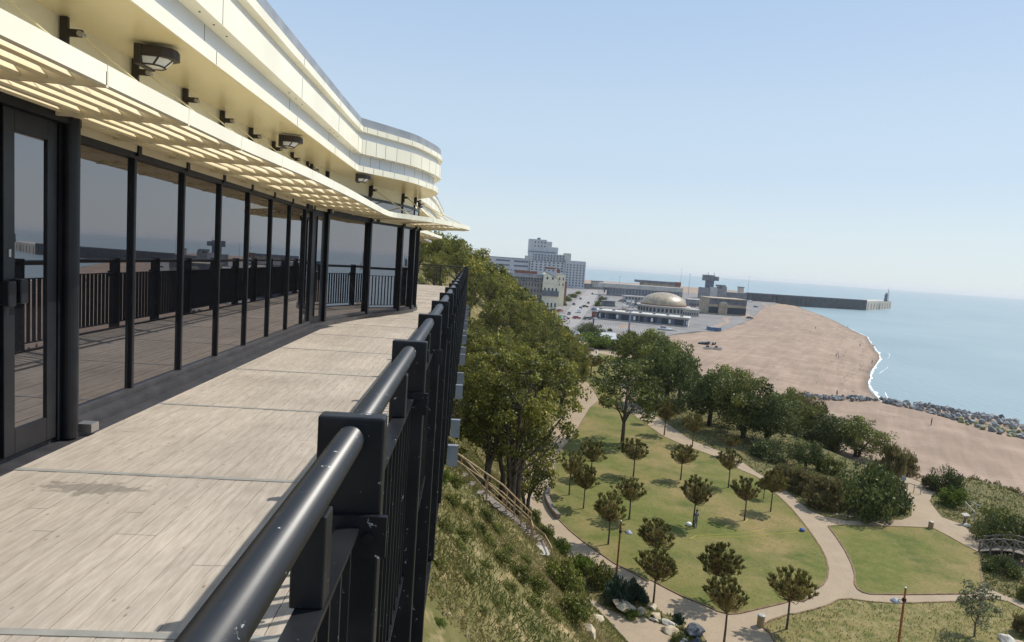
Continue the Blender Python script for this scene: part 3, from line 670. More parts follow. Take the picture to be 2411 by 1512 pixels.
for i in range(0, 6):
    MB().box(bay[i][0] - .04, bay[i][0] + .04, bay[i][1] - .035, bay[i][1] + .035, 2.46, 3.10).build('clerestory_post', M['frame'], hall)
# clerestory glazing of the bay above the canopy
for i in range(0, 5):
    w_ = panel(bay[i], bay[i + 1], 2.5, 2.78, 'clerestory_pane', M['glass'], trim=.02, off=.02)
    panel(bay[i], bay[i + 1], 2.775, 2.83, 'top_rail', M['frame'], trim=.0, off=.035, th=.03, parent=w_)
panel((-3.1, 11.4), (-3.05, 13.2), 2.5, 2.8, 'clerestory_pane', M['glass'], off=.03)

# floodlights
def flood(p, rz, label):
    r = empty('floodlight', p, rz, label, 'floodlight', 'black floodlights fixed under the roof')
    mb = MB(); pts = [(0, -.19), (.17, -.175), (.235, -.10), (.25, 0), (.235, .10), (.17, .175), (0, .19)]
    mb.prism(pts, -.06, .03); mb.prism([(x * .96, y * .96) for x, y in pts], .03, .045)
    mb.box(-.02, .03, -.2, .2, -.15, .05)
    mb.build('housing', M['lamp_body'], r, bevel=.006)
    mb = MB()
    lp = [(.0, -.165), (.14, -.15), (.19, -.085), (.20, 0), (.19, .085), (.14, .15), (0, .165)]
    n_ = len(lp); vs = [(x, y, -.062) for x, y in lp] + [(x * .72, y * .86, -.135) for x, y in lp]
    mb.add(vs, [(i, i + 1, n_ + i + 1, n_ + i) for i in range(n_ - 1)] + [tuple(range(n_, 2 * n_))])
    mb.build('lens', M['lens'], r)
    mb = MB()
    for a, b_ in ((0, 7), (3, 10), (6, 13), (1, 8), (5, 12)): mb.tube([vs[a], vs[b_]], .008, 6)
    for i in range(n_ - 1): mb.tube([vs[n_ + i], vs[n_ + i + 1]], .009, 6)
    mb.build('cage', M['lamp_body'], r)
    return r
for (x, y), lb in (((-2.86, 5.58), 'large black floodlight nearest the viewer, above the canopy by the second tie rod'), ((-2.83, 9.36), 'black floodlight halfway along the straight soffit'), ((-2.47, 13.24), 'small far black floodlight where the roof starts to curve outwards')):
    f_ = flood((x, y, 3.07), 0, lb); f_.scale = (1.12, .62, .8); f_.location = (x + .06, y + .06, 3.055)

# ================================================================== BALCONY
# deck boards
mb = MB(); rg = random.Random(3); w = .103; x = -3.0
inner = lambda y: -3.0 if y < 13.2 else float(np.interp(y, [13.2, 15.5, 16.8, 17.7, 19, 20.8, 22, 37], [-2.9, -2.4, -1.8, -1.57, -1.6, -2.1, -2.8, -3.0]))
secs = [-4.0, -1.5, .45, 2.46, 4.22, 6.12, 8.05, 9.95, 11.85, 13.75, 15.65, 17.55, 19.5, 21.4, 23.3, 25.2, 27.1, 29, 31, 33, 35.4]
while x < -.34:
    for a, b_ in zip(secs[:-1], secs[1:]):
        if x + w < inner((a + b_) / 2) - .5: continue
        y = a + .03; cut = []
        t = rg.random(); dz = rg.uniform(-.0015, .0015)
        mid = a + (b_ - a) * rg.choice([.33, .5, .66, 1, 1, 1])
        for (p, q) in (((a + .022, mid - .002), (mid + .002, b_ - .022)) if mid < b_ - .1 else ((a + .022, b_ - .022),)):
            mb.box(x + .0022, x + w - .0022, p, q, -.03, dz, t=.3 + .4 * rg.random())
    x += w
dk = mb.build('balcony_deck', M['deck']); dk['kind'] = 'structure'
mb = MB()
for s_ in secs[1:-1]: mb.box(-2.86 if s_ < 12 else inner(s_) , -.335, s_ - .02, s_ + .02, -.03, .0035)
o = mb.build('deck_strips', M['strip']); o['kind'] = 'structure'
MB().box(-4.0, -.42, -4, 35.5, -.35, -.034).build('deck_slab', M['concrete'])['kind'] = 'structure'

rail = empty('balcony_railing', (-.25, 1.5, 0), 0, 'long black painted balcony railing with chipped round top rail running beside the deck', 'railing')
PY = [-3.99 + 1.385 * i for i in range(0, 29)]
PY = [1.50 + 1.385 * k for k in range(-3, 25)]
def rbuild(mb, name, m=None, parent=rail, **k):
    mb.v = [(v[0] + .25, v[1] - 1.5, v[2]) for v in mb.v]; return mb.build(name, m or M['rail' if name == 'handrail' else 'railpost'], parent, **k)
segs = [-3.2] + PY + [35.3]
rbuild(MB().tube([(-.255, -3.2, 1.115), (-.258, 8, 1.115), (-.29, 35.3, 1.115)], .0335, 28), 'handrail', smooth=True)
for k, y in enumerate(PY):
    xo = -.02 if y > 9 else 0
    po = rbuild(MB().box(-.332, -.178, y - .026, y + .026, -1.2, 1.168), 'post', bevel=.006)
    mb = MB().box(-.30, -.16, y - .045, y - .03, .84, .94); mb.tube([(-.2, y - .03, .89), (-.2, y - .055, .89)], .014, 8); rbuild(mb, 'rail_bracket', parent=po)
    if y > 6.9 and (k % 3) != 1:
        rbuild(MB().box(-.17, -.03, y - .03, y + .05, -1.22, -.94), 'beam_end', M['steelblue'] if 'steelblue' in M else M['lead'])
mb = MB()
n_b = 0; rest = MB()
for a, b_ in zip(PY[:-1], PY[1:]):
    rbuild(MB().box(-.275, -.222, a + .03, b_ - .03, .902, .914), 'infill_rail'); rbuild(MB().box(-.275, -.222, a + .03, b_ - .03, .07, .082), 'infill_rail')
    for i in range(1, 13):
        y = a + (b_ - a) * i / 13
        m1 = rest
        if y > 0.2 and n_b < 96: m1 = MB(); n_b += 1
        m1.box(-.270, -.228, y - .006, y + .006, .082, .902)
        if m1 is not rest: rbuild(m1, 'baluster')
o = rbuild(rest, 'baluster'); o['kind'] = 'stuff'
for y in PY[:-1]:
    if y < 9: rbuild(MB().box(-.285, -.225, y - .40, y - .345, .914, 1.085), 'spacer', bevel=.004)
# edge beam under the balcony
MB().box(-.40, -.345, -4, 35.4, -1.25, .02).box(-.40, -.20, -4, 35.4, -1.25, -1.2).build('edge_beam', M['railpost'])['kind'] = 'structure'
mb = MB()
for y in np.arange(-3.5, 35, 2.77): mb.box(-6, -.40, y - .06, y + .06, -1.2, -.35)
mb.build('deck_joists', M['concrete'])['kind'] = 'structure'
# railing across the far end
er = empty('end_railing', (-.3, 35.3, 0), 0, 'thin black railing closing off the far end of the balcony', 'railing')
def eb(mb, name):
    mb.v = [(v[0] + .3, v[1] - 35.3, v[2]) for v in mb.v]; return mb.build(name, M['rail'], er)
eb(MB().tube([(-3.2, 35.3, 1.1), (-.3, 35.3, 1.1)], .03, 10), 'handrail')
for x in (-3.15, -1.7): eb(MB().box(x - .04, x + .04, 35.27, 35.33, 0, 1.1), 'post')
for i in range(28):
    x = -3.1 + i * .1; eb(MB().box(x - .006, x + .006, 35.295, 35.307, .08, 1.0), 'baluster')
eb(MB().box(-3.15, -.3, 35.28, 35.32, .98, 1.0), 'infill_rail'); eb(MB().box(-3.15, -.3, 35.28, 35.32, .06, .08), 'infill_rail')
# ================================================================== VEGETATION
M['leaf_slope'] = leafmat('leaf_slope', (.045, .06, .013), (.29, .27, .05), .28, (.52, .41, .08))
M['leaf_park'] = leafmat('leaf_park', (.055, .075, .016), (.23, .235, .05), .25, (.34, .31, .085))
M['leaf_dark'] = leafmat('leaf_dark', (.038, .056, .016), (.15, .17, .042), .22, (.26, .26, .08))
M['leaf_bright'] = leafmat('leaf_bright', (.06, .10, .015), (.17, .22, .035), .35, (.24, .25, .05))
M['leaf_feather'] = leafmat('leaf_feather', (.11, .105, .04), (.24, .19, .085), .35, (.32, .24, .12))
M['leaf_olive'] = leafmat('leaf_olive', (.09, .105, .05), (.20, .21, .12), .3, (.26, .26, .16))
M['leaf_blue'] = leafmat('leaf_blue', (.03, .06, .04), (.09, .13, .085), .25, (.14, .18, .12))
M['needle'] = leafmat('pine_needle', (.07, .078, .02), (.25, .21, .062), .28, (.42, .235, .11))
M['grassblade'] = leafmat('grass_blade', (.09, .115, .028), (.26, .22, .085), .3, (.42, .33, .18))
R_ = np.random.default_rng(11)
def quads(c, size, rng, ax=None, aspect=.6, flat=0.):
    """one small four-cornered leaf at each centre"""
    n = len(c); a = rng.normal(size=(n, 3)); 
    if ax is not None: a = ax + a * .35
    a /= np.linalg.norm(a, axis=1)[:, None]
    b = rng.normal(size=(n, 3)); b -= (b * a).sum(1)[:, None] * a; b /= np.linalg.norm(b, axis=1)[:, None]
    s = (size * rng.uniform(.6, 1.35, n))[:, None]
    v = np.stack([c - a * s * .5, c + b * s * .5 * aspect, c + a * s * .5, c - b * s * .5 * aspect], 1).reshape(-1, 3)
    return v, np.arange(4 * n).reshape(-1, 4)
def clumps(cc, cr, per, rng):
    """points gathered near the shells of clumps"""
    n = len(cc); k = np.repeat(np.arange(n), per); d = rng.normal(size=(n * per, 3)); d /= np.linalg.norm(d, axis=1)[:, None]
    r = cr[k] * rng.uniform(.35, 1.08, n * per) ** .6
    return cc[k] + d * r[:, None] * np.array([1, 1, .72]), d, k
def crown_arrays(rng, rx, rz, z0, nc, per, size, shape='round', cr=.28, low=-.5):
    d = rng.normal(size=(nc * 3, 3)); d /= np.linalg.norm(d, axis=1)[:, None]
    d = d[d[:, 2] > low][:nc]; nc = len(d)
    rad_ = rng.uniform(.45, 1., nc) ** .55 * (1 + .22 * np.sin(d[:, 0] * 5 + d[:, 1] * 4 + rng.uniform(0, 6)))
    cc = d * rad_[:, None] * np.array([rx, rx, rz]) + np.array([0, 0, z0])
    crr = cr * rx * rng.uniform(.6, 1.3, nc)
    p, dd, k = clumps(cc, crr, per, rng)
    ct = rng.uniform(0, .75, nc)
    t = np.clip(ct[k] + rng.uniform(-.2, .25, len(p)), 0, 1)
    v, f = quads(p, size, rng)
    return v, f, t, cc
def limbs(mb, rng, h0, cc, r0, base=(0, 0, 0), k=14, lean=0., mi=0):
    for c in cc[rng.permutation(len(cc))[:k]]:
        t = rng.uniform(.55, 1.); s = np.array([base[0] + lean * t * .3, base[1], h0 * t]); e = c
        m_ = (s + e) / 2 + np.array([(e[0] - s[0]) * .12, (e[1] - s[1]) * .12, -abs(e[2] - s[2]) * .08])
        mb.tube([s, m_, e], [r0 * .42, r0 * .28, r0 * .1], 5, mi, caps=False)
def make_tree(name, label, cat, seed, H, rx, rz, z0, nc, per, size, leaf, bark='bark', trunkr=.16, stems=1, low=-.5, cr=.28, k=16, loc=(0, 0, 0), spread=.5, lean=0.):
    rng = np.random.default_rng(seed)
    r = empty(name, loc, 0, label, cat)
    v, f, t, cc = crown_arrays(rng, rx, rz, z0, nc, per, size, cr=cr, low=low)
    mb = MB()
    for s in range(stems):
        a = rng.uniform(0, 6.28); q = spread * (s > 0 or stems > 2); bx, by = cos(a) * q * .5, sin(a) * q * .5
        tx, ty = bx + cos(a) * rx * .45 * (stems > 1), by + sin(a) * rx * .45 * (stems > 1)
        hh = z0 + rz * (.25 if stems == 1 else rng.uniform(0, .6))
        pts = [(bx, by, -.6), (bx + rng.uniform(-.1, .1), by, hh * .3), ((bx + tx) / 2 + rng.uniform(-.2, .2), (by + ty) / 2, hh * .65), (tx, ty, hh)]
        mb.tube(pts, [trunkr * 1.25, trunkr, trunkr * .7, trunkr * .25], 7)
        h_ = max(z0 - rz * .75, .2)
        sel = cc[rng.permutation(len(cc))[:max(4, k // stems)]]
        for c in sel:
            u = rng.uniform(.3, .9); i = 1 if u < .6 else 2
            s0 = np.array(pts[i]) * (1 - (u - .3) / .6) + np.array(pts[i + 1]) * ((u - .3) / .6)
            if s0[2] > c[2]: s0 = np.array(pts[1]) * .4 + np.array(pts[2]) * .6
            m_ = (s0 + c) / 2 + np.array([0, 0, -.08 * np.linalg.norm(c - s0)])
            mb.tube([s0, m_, c], [trunkr * .4, trunkr * .26, trunkr * .08], 5, caps=False)
    mb.build('trunk', M[bark], r, smooth=True)
    raw('crown', v, f, M[leaf], r, t)
    return r
def make_bush(name, label, cat, seed, rx, rz, nc, per, size, leaf, cr=.3, upright=False):
    rng = np.random.default_rng(seed); r = empty(name, (0, 0, 0), 0, label, cat)
    d = rng.normal(size=(nc * 3, 3)); d /= np.linalg.norm(d, axis=1)[:, None]; d[:, 2] = np.abs(d[:, 2]); d = d[:nc]
    q = 1 + .25 * np.sin(d[:, 0] * 6 + seed) * np.cos(d[:, 1] * 5)
    cc = d * (rng.uniform(.35, 1, nc) ** .4 * q)[:, None] * np.array([rx, rx, rz]) * .85; cc[:, 2] += .08 * rz
    p, dd, k = clumps(cc, cr * min(rx, rz * 1.4) * rng.uniform(.6, 1.3, nc), per, rng)
    t = np.clip(rng.uniform(0, .75, nc)[k] + rng.uniform(-.2, .25, len(p)), 0, 1)
    ax = None
    if upright: ax = np.stack([dd[:, 0] * .5, dd[:, 1] * .5, np.ones(len(p))], 1)
    v, f = quads(p, size, rng, ax, .35 if upright else .6)
    v[:, 2] = np.maximum(v[:, 2], -.3)
    mb = MB(); 
    for c in cc[:10]: mb.tube([(0, 0, -.3), c * .5 + np.array([0, 0, -.05]), c], [.05, .035, .012], 5, caps=False)
    mb.build('stem', M['bark'], r); raw('foliage', v, f, M[leaf], r, t); return r
def make_pine(seed, label=None):
    KN = [96, 74, 110, 84, 66][seed % 5]; LP = [(0, 0), (.25, .1), (-.2, .15), (.1, -.3), (-.1, -.1)][seed % 5]
    rng = np.random.default_rng(seed); r = empty('pine_tree', (0, 0, 0), 0, label, 'pine tree')
    nc = KN; el = np.arcsin(rng.uniform(.02, 1, nc)); az = rng.uniform(0, 2 * pi, nc)
    rr = rng.uniform(.72, 1.05, nc); rr[:14] *= .6
    cc = np.stack([np.cos(el) * np.cos(az) * 1.58 * rr + LP[0], np.cos(el) * np.sin(az) * 1.58 * rr + LP[1], 2.75 + np.sin(el) * 1.75 * rr], 1)
    mb = MB(); fk = np.array([0, 0, 2.25])
    mb.tube([(0, 0, -.5), (rng.uniform(-.05, .05), .02, 1.1), (0, 0, 2.3), (.05, 0, 3.1)], [.1, .075, .065, .04], 8)
    for c in cc:
        s = np.array([0, 0, rng.uniform(2.1, 2.9)]); m_ = (s + c) / 2 + np.array([c[0] * .12, c[1] * .12, -.22])
        mb.tube([s, m_, c], [.032, .02, .008], 4, caps=False)
    mb.build('trunk', M['bark'], r, smooth=True)
    per = 47; k = np.repeat(np.arange(nc), per); d = rng.normal(size=(nc * per, 3)); d /= np.linalg.norm(d, axis=1)[:, None]
    out = cc - fk; out /= np.linalg.norm(out, axis=1)[:, None]
    ax = d * .8 + out[k] * .7 + np.array([0, 0, .95]); ax /= np.linalg.norm(ax, axis=1)[:, None]
    p = cc[k] + ax * rng.uniform(.03, .34, len(k))[:, None]
    v1, f1 = quads(p, .23, rng, ax, .3); t1 = np.clip(rng.uniform(0, .7, nc)[k] + rng.uniform(-.15, .15, len(k)), 0, .85)
    # browned needles along the limbs inside
    m2 = 2600; kk = rng.integers(0, nc, m2); u = rng.uniform(.35, .9, m2)[:, None]
    p2 = fk * (1 - u) + cc[kk] * u + rng.normal(size=(m2, 3)) * .1; v2, f2 = quads(p2, .18, rng, out[kk], .25)
    v = np.concatenate([v1, v2]); f = np.concatenate([f1, f2 + len(v1)]); t = np.concatenate([t1, rng.uniform(.75, 1, m2)])
    raw('crown', v, f, M['needle'], r, t); return r

def measure(r, x, y, w, h, z=None):
    p = ph(r, x, y) if z is None else pz(r, x, y, z)
    k = (p[1]) / FOC / (REG[r][2] * 1.6099) * 1.03
    return p, w * k, h * k
rgp = random.Random(21)
USED = {}
def place(kind, r, x, y, w, h, label, group=None, z=None, sink=0.):
    """stand a plant of this kind at the measured spot, with the measured width and height"""
    p, wm, hm = measure(r, x, y, w, h, z)
    o, W0, H0 = PROTO[kind]
    sc = (wm / W0 * rgp.uniform(.93, 1.07), wm / W0 * rgp.uniform(.93, 1.07), hm / H0)
    rz = rgp.uniform(0, 6.28)
    if kind not in USED:
        USED[kind] = 1; t = o; t.location = (p[0], p[1], p[2] - sink); t.rotation_euler = (0, 0, rz); t.scale = sc; t['label'] = label
        if group: t['group'] = group
        elif 'group' in t: del t['group']
        return t
    t = copy_thing(o, (p[0], p[1], p[2] - sink), rz, sc, label)
    if group: t['group'] = group
    elif 'group' in t: del t['group']
    return t
PROTO = {
 'pine1': (make_pine(1), 3.2, 4.6), 'pine2': (make_pine(2), 3.2, 4.6), 'pine3': (make_pine(3), 3.2, 4.6), 'pine4': (make_pine(4), 3.2, 4.6), 'pine5': (make_pine(5), 3.2, 4.6),
 'tall': (make_tree('broadleaf_tree', 'x', 'tree', 4, 9, 2.6, 3.0, 5.6, 60, 75, .26, 'leaf_park', 'bark', .14, 1, cr=.3, k=22, low=-.8), 5.4, 8.8),
 'ilex1': (make_tree('evergreen_tree', 'x', 'tree', 5, 7, 3.4, 2.7, 3.0, 110, 85, .26, 'leaf_dark', 'bark', .2, 2, cr=.28, k=12, low=-.6), 7.0, 6.2),
 'ilex2': (make_tree('evergreen_tree', 'x', 'tree', 6, 7, 3.4, 2.7, 3.0, 110, 85, .26, 'leaf_park', 'bark', .2, 3, cr=.25, k=12, low=-.55), 7.0, 6.2),
 'bushd': (make_bush('round_bush', 'x', 'bush', 7, 2.0, 2.1, 60, 80, .17, 'leaf_dark'), 4.1, 2.3),
 'bushg': (make_bush('green_bush', 'x', 'bush', 8, 1.3, 1.4, 44, 80, .14, 'leaf_park'), 2.8, 1.6),
 'bushb': (make_bush('green_bush', 'x', 'bush', 9, 1.3, 1.2, 44, 80, .14, 'leaf_bright'), 2.8, 1.4),
 'bushf': (make_bush('feathery_shrub', 'x', 'shrub', 10, 1.5, 2.2, 60, 80, .24, 'leaf_feather', .26, True), 3.2, 2.5),
 'bushu': (make_bush('spiky_shrub', 'x', 'shrub', 12, 1.3, .9, 44, 80, .22, 'leaf_blue', .26, True), 2.8, 1.1),
 'olive': (make_tree('olive_tree', 'x', 'tree', 13, 4, 1.2, 1.6, 2.6, 46, 50, .15, 'leaf_olive', 'barkpale', .06, 1, cr=.33, k=26, low=-.95), 2.6, 4.3),
}
# young stone pines on the lawns: region, foot x y, crown width, whole height, label
pines = [
 (7, 1620, 1400, 410, 620, 'stone pine standing alone on the grass just right of the nearer litter bin'),
 (7, 1055, 1525, 430, 640, 'lowest stone pine, its trunk rising from the path beside the dark boulder'),
 (7, 962, 1140, 370, 550, 'stone pine at the lawn edge directly behind the lowest pine'),
 (7, 415, 1172, 400, 530, 'stone pine growing from the path edge above the flat buff boulders'),
 (7, 425, 870, 370, 490, 'stone pine to the right of the left lamp post, behind the one above the boulders'),
 (7, 778, 474, 310, 470, 'stone pine on the bare lawn with a person standing at its trunk'),
 (7, 1240, 415, 270, 405, 'stone pine on the right of the lawn with a yellow cord at its foot'),
 (7, 1478, 335, 240, 400, 'tall stone pine at the right edge of the lawn where the path turns'),
 (7, 1415, 222, 150, 200, 'small stone pine half hidden between two taller pines at the right lawn edge'),
 (6, 1450, 752, 280, 420, 'stone pine on the lawn just left behind the left lamp post'),
 (6, 1612, 556, 280, 340, 'wide stone pine behind the one left of the lamp post'),
 (6, 1145, 366, 215, 345, 'stone pine at the left lawn edge beside the low curved wall'),
 (6, 1256, 472, 220, 345, 'stone pine in front of the pair at the left lawn edge'),
 (3, 1205, 1165, 190, 280, 'brownish stone pine behind the pair at the left lawn edge'),
 (3, 1510, 1148, 210, 275, 'stone pine in the middle of the upper lawn, nearest the tall broadleaf tree'),
 (4, 385, 1125, 220, 305, 'stone pine in the middle of the upper lawn, right of the tall broadleaf tree'),
 (4, 775, 1188, 220, 325, 'stone pine on the right of the upper lawn below the far path'),
 (4, 480, 852, 195, 275, 'stone pine on the far path in front of the dark evergreens'),
 (4, 250, 757, 200, 280, 'stone pine beyond the far path, left of the dark evergreens'),
 (4, 115, 667, 110, 190, 'slim young stone pine at the far path beside the tall broadleaf tree'),
 (4, 785, 930, 180, 190, 'brown stone pine in the shade of the dark evergreens'),
 (3, 1205, 430, 180, 150, 'low stone pine at the top end of the lawn by the bend of the path'),
]
for i, (r, x, y, w, h, lb) in enumerate(pines):
    place('pine%d' % (i * 3 % 5 + 1), r, x, y, w, h, lb, 'young stone pines on the lawns', PARK)
place('tall', 3, 1432, 912, 470, 620, 'tall leafy broadleaf tree with a bare lower trunk at the top of the lawn', z=PARK)
ilex = [
 ('ilex1', 3, 1740, 640, 330, 440, 'large dark evergreen with a tall trunk right behind the tall broadleaf tree'),
 ('ilex2', 3, 1540, 470, 300, 320, 'dark evergreen behind the tall broadleaf tree, left of the largest one'),
 ('ilex2', 3, 1660, 400, 260, 260, 'evergreen at the far end of the dark clump overlooking the beach'),
 ('ilex1', 3, 1470, 330, 200, 190, 'small dark evergreen at the far left end of the park clump'),
 ('ilex1', 3, 1840, 600, 220, 300, 'dark evergreen on the beach side of the largest tree in the far clump'),
 ('ilex2', 3, 1830, 400, 150, 140, 'small evergreen nearest the shingle at the far end of the clump'),
 ('ilex1', 4, 620, 680, 420, 430, 'dark evergreen at the left end of the long belt between lawn and beach'),
 ('ilex2', 4, 760, 560, 330, 330, 'evergreen with a pointed top at the back of the long belt'),
 ('ilex2', 4, 900, 780, 430, 440, 'broad green evergreen in the middle of the long belt'),
 ('ilex1', 4, 1090, 830, 400, 400, 'dark evergreen just right of the middle of the long belt'),
 ('ilex2', 4, 1260, 800, 330, 370, 'evergreen near the right end of the long belt, above the domed tree'),
 ('bushf', 4, 1450, 780, 360, 300, 'brown feathery shrub on the beach side of the belt'),
 ('bushf', 4, 1330, 720, 330, 300, 'feathery shrub behind the belt, closest to the rock groyne'),
 ('ilex1', 4, 1640, 900, 380, 300, 'dark evergreen above the big round bush on the beach side'),
 ('ilex2', 4, 1830, 930, 360, 280, 'green evergreen right above the big round bush, by the shingle'),
 ('bushd', 4, 1520, 860, 300, 180, 'dark bush filling the gap below the beach side evergreens'),
 ('ilex1', 4, 1410, 1035, 240, 230, 'small domed tree like a mushroom in front of the evergreen belt'),
 ('bushd', 4, 1130, 940, 330, 150, 'low wide dark bush left of the small domed tree'),
 ('bushg', 4, 1600, 1060, 220, 150, 'green bush between the domed tree and the big round bush'),
 ('bushg', 4, 1350, 1120, 260, 120, 'low bush below the small domed tree'),
 ('bushf', 4, 1230, 1160, 260, 170, 'brownish shrub at the bend of the path right of the tall edge pine'),
 ('bushf', 5, 250, 1120, 330, 260, 'yellow green feathery shrub left of the big round bush'),
 ('bushf', 5, 90, 1010, 260, 200, 'feathery shrub at the left tip of the island bed'),
 ('bushd', 5, 560, 1185, 500, 440, 'big round dark green bush in the island bed'),
 ('bushd', 5, 720, 1130, 380, 330, 'dark bush at the right side of the big round one'),
 ('bushg', 5, 860, 1160, 170, 110, 'low light green bush at the right end of the island bed'),
 ('bushf', 5, 800, 930, 260, 340, 'tall wind blown tamarisk above the big round bush'),
 ('bushf', 5, 940, 880, 200, 200, 'tamarisk leaning out over the shingle above the path to the beach'),
 ('bushd', 5, 1250, 1000, 270, 210, 'round dark bush right of the path to the beach'),
 ('bushf', 5, 1120, 975, 150, 110, 'small brown shrub left of the round dark bush at the beach path'),
 ('bushb', 5, 1320, 1120, 220, 170, 'light green rounded bush in front of the round dark one by the beach path'),
 ('bushf', 5, 1490, 1080, 190, 210, 'brown feathery shrub right of the light green bush, on the beach side'),
 ('bushf', 5, 1630, 1110, 190, 200, 'second brown feathery shrub of the beach side row'),
 ('bushf', 5, 1760, 1150, 200, 200, 'third brown feathery shrub of the beach side row, tallest plumes'),
 ('bushf', 5, 1890, 1210, 200, 200, 'last brown feathery shrub of the beach side row at the picture edge'),
 ('bushd', 8, 1780, 620, 340, 260, 'dark bush beside the sign post, left one of the pair over the bridge'),
 ('bushd', 8, 2000, 690, 380, 330, 'dark bush behind the rustic bridge at the right edge'),
 ('bushg', 8, 1880, 470, 300, 200, 'green bush behind the dark pair over the bridge'),
 ('bushg', 8, 2110, 1140, 150, 170, 'green bush below the rustic bridge at the right edge'),
 ('bushf', 8, 2080, 1440, 200, 190, 'brownish shrub in the lower right corner behind the boulder'),
 ('bushd', 8, 1900, 900, 260, 180, 'dark undergrowth in the hollow under the rustic bridge'),
 ('bushg', 6, 1090, 1130, 330, 300, 'bright green bush at the foot of the slope right below the steps'),
 ('bushb', 6, 1250, 980, 220, 160, 'yellow green bush behind the bright green one below the steps'),
 ('bushg', 6, 1390, 1060, 240, 190, 'green bush beside the path in front of the left lamp post'),
 ('bushg', 6, 1170, 1350, 280, 230, 'dark green bush on the slope above the lower path'),
 ('bushu', 6, 1560, 1190, 330, 190, 'blue green spiky shrub above the flat buff boulder'),
 ('bushu', 6, 1690, 1190, 170, 110, 'small blue green shrub at the pine trunk by the boulders'),
 ('bushb', 6, 1640, 1320, 140, 70, 'small leafy plant in front of the flat buff boulder'),
 ('bushg', 6, 860, 575, 130, 120, 'small leafy bush at the left edge of the path above the steps'),
 ('bushb', 6, 1080, 800, 160, 100, 'bright low bush between the steps and the path'),
 ('bushg', 6, 960, 690, 150, 100, 'low bush along the path edge beside the handrail'),
 ('bushu', 7, 640, 1330, 110, 80, 'small grey green plant between the pale slab and the path'),
 ('bushg', 7, 640, 1520, 140, 90, 'small plant in front of the dark boulder'),
 ('bushb', 3, 1230, 215, 240, 100, 'bright yellow green bush in front of the marquee roofs'),
 ('bushb', 3, 1320, 235, 200, 90, 'bright low bush right of the one at the marquee'),
 ('bushb', 3, 1610, 640, 150, 130, 'yellow green bush between the tall broadleaf tree and the dark clump'),
 ('bushb', 4, 420, 350, 170, 120, 'yellow green bush between the two evergreen clumps'),
 ('bushg', 4, 330, 560, 200, 90, 'low bush beyond the far path left of the belt'),
]
for a in ilex:
    g_ = 1.16 if a[0].startswith('ilex') else 1.15
    place(a[0], a[1], a[2], a[3] + (8 if g_ > 1.2 else 0), a[4] * g_, a[5] * g_ * (1.0 if g_ > 1.2 else 1), a[6])
place('olive', 8, 1655, 1468, 370, 590, 'slender grey green olive tree in the lower right corner', z=PARK)
place('ilex1', 1, 1600, 1335, 330, 215, 'round dark tree in front of the car park kiosk', z=TOWN)
for i, (x, y, w, h, k, lb) in enumerate([(2060, 1400, 170, 190, 'ilex2', 'evergreen at the far park end, in front of the long low building'), (2240, 1430, 200, 190, 'ilex2', 'evergreen at the far park end nearest the shingle'),
        (1840, 1225, 60, 40, 'bushd', 'tiny dark bush above the marquee roof'), (1330, 1330, 160, 150, 'ilex2', 'tree left of the round dark tree by the car park'), (1200, 1350, 180, 170, 'ilex2', 'tree at the foot of the wooded slope by the parked cars')]):
    place(k, 1, x, y, w, h, lb, z=TOWN)

# ---- wooded slope: nearer trees one by one
sl = [
 (make_tree('slope_tree', 'x', 'tree', 31, 13, 3.6, 4.6, 7.6, 150, 62, .26, 'leaf_slope', 'barkpale', .20, 3, low=-.85, cr=.19, k=30), 13),
 (make_tree('slope_tree', 'x', 'tree', 32, 12, 3.4, 4.0, 7.0, 140, 62, .26, 'leaf_slope', 'bark', .2, 2, low=-.85, cr=.2, k=26), 12),
 (make_tree('slope_tree', 'x', 'tree', 33, 11, 3.2, 4.4, 6.2, 140, 62, .26, 'leaf_slope', 'bark', .17, 4, low=-.9, cr=.2, k=30), 11),
]
SG = 'trees crowding the cliff slope'
sl.append((make_tree('slope_tree', 'x', 'tree', 35, 15, 4.6, 4.6, 9.6, 170, 70, .27, 'leaf_slope', 'bark', .21, 5, low=-.8, cr=.15, k=60, spread=1.6), 15))
tb = ph(3, 625, 1385); tb2 = ph(3, 690, 1400); tb3 = ph(3, 450, 1230)
spots = [(tb[0], tb[1], .94, 3, 'tall many stemmed tree with dark trunks beside the wooden steps, branches reaching over the path'),
         (tb2[0] + .9, tb2[1] + 3.2, .78, 2, 'leaning tree whose thin branches hang over the path right of the tall many stemmed tree'),
         (tb3[0], tb3[1], .80, 1, 'slim tree on the slope left of the tall many stemmed tree')]
rg = random.Random(4); pts = [(a[0], a[1]) for a in spots]
tries = 0
while tries < 9000 and len(spots) < 104:
    tries += 1; Y = rg.uniform(37, 132); xf = float(np.interp(Y, FY, FX)); X = xf - rg.uniform(.0, 34) * (1 if rg.random() < .7 else .25)
    if Y < 60 and X > -2.0 - (60 - Y) * .16: continue
    if Y < 78 and X > 5.2: continue
    if Y < 70 and X > 0 and Y > 55: continue
    if Y < 38.5 and X > -5: continue
    if any((X - a) ** 2 + (Y - b) ** 2 < (3.3 + Y * .005) ** 2 for a, b in pts): continue
    pts.append((X, Y)); spots.append((X, Y, rg.uniform(.72, 1.0), rg.randrange(3), None))
seen = set()
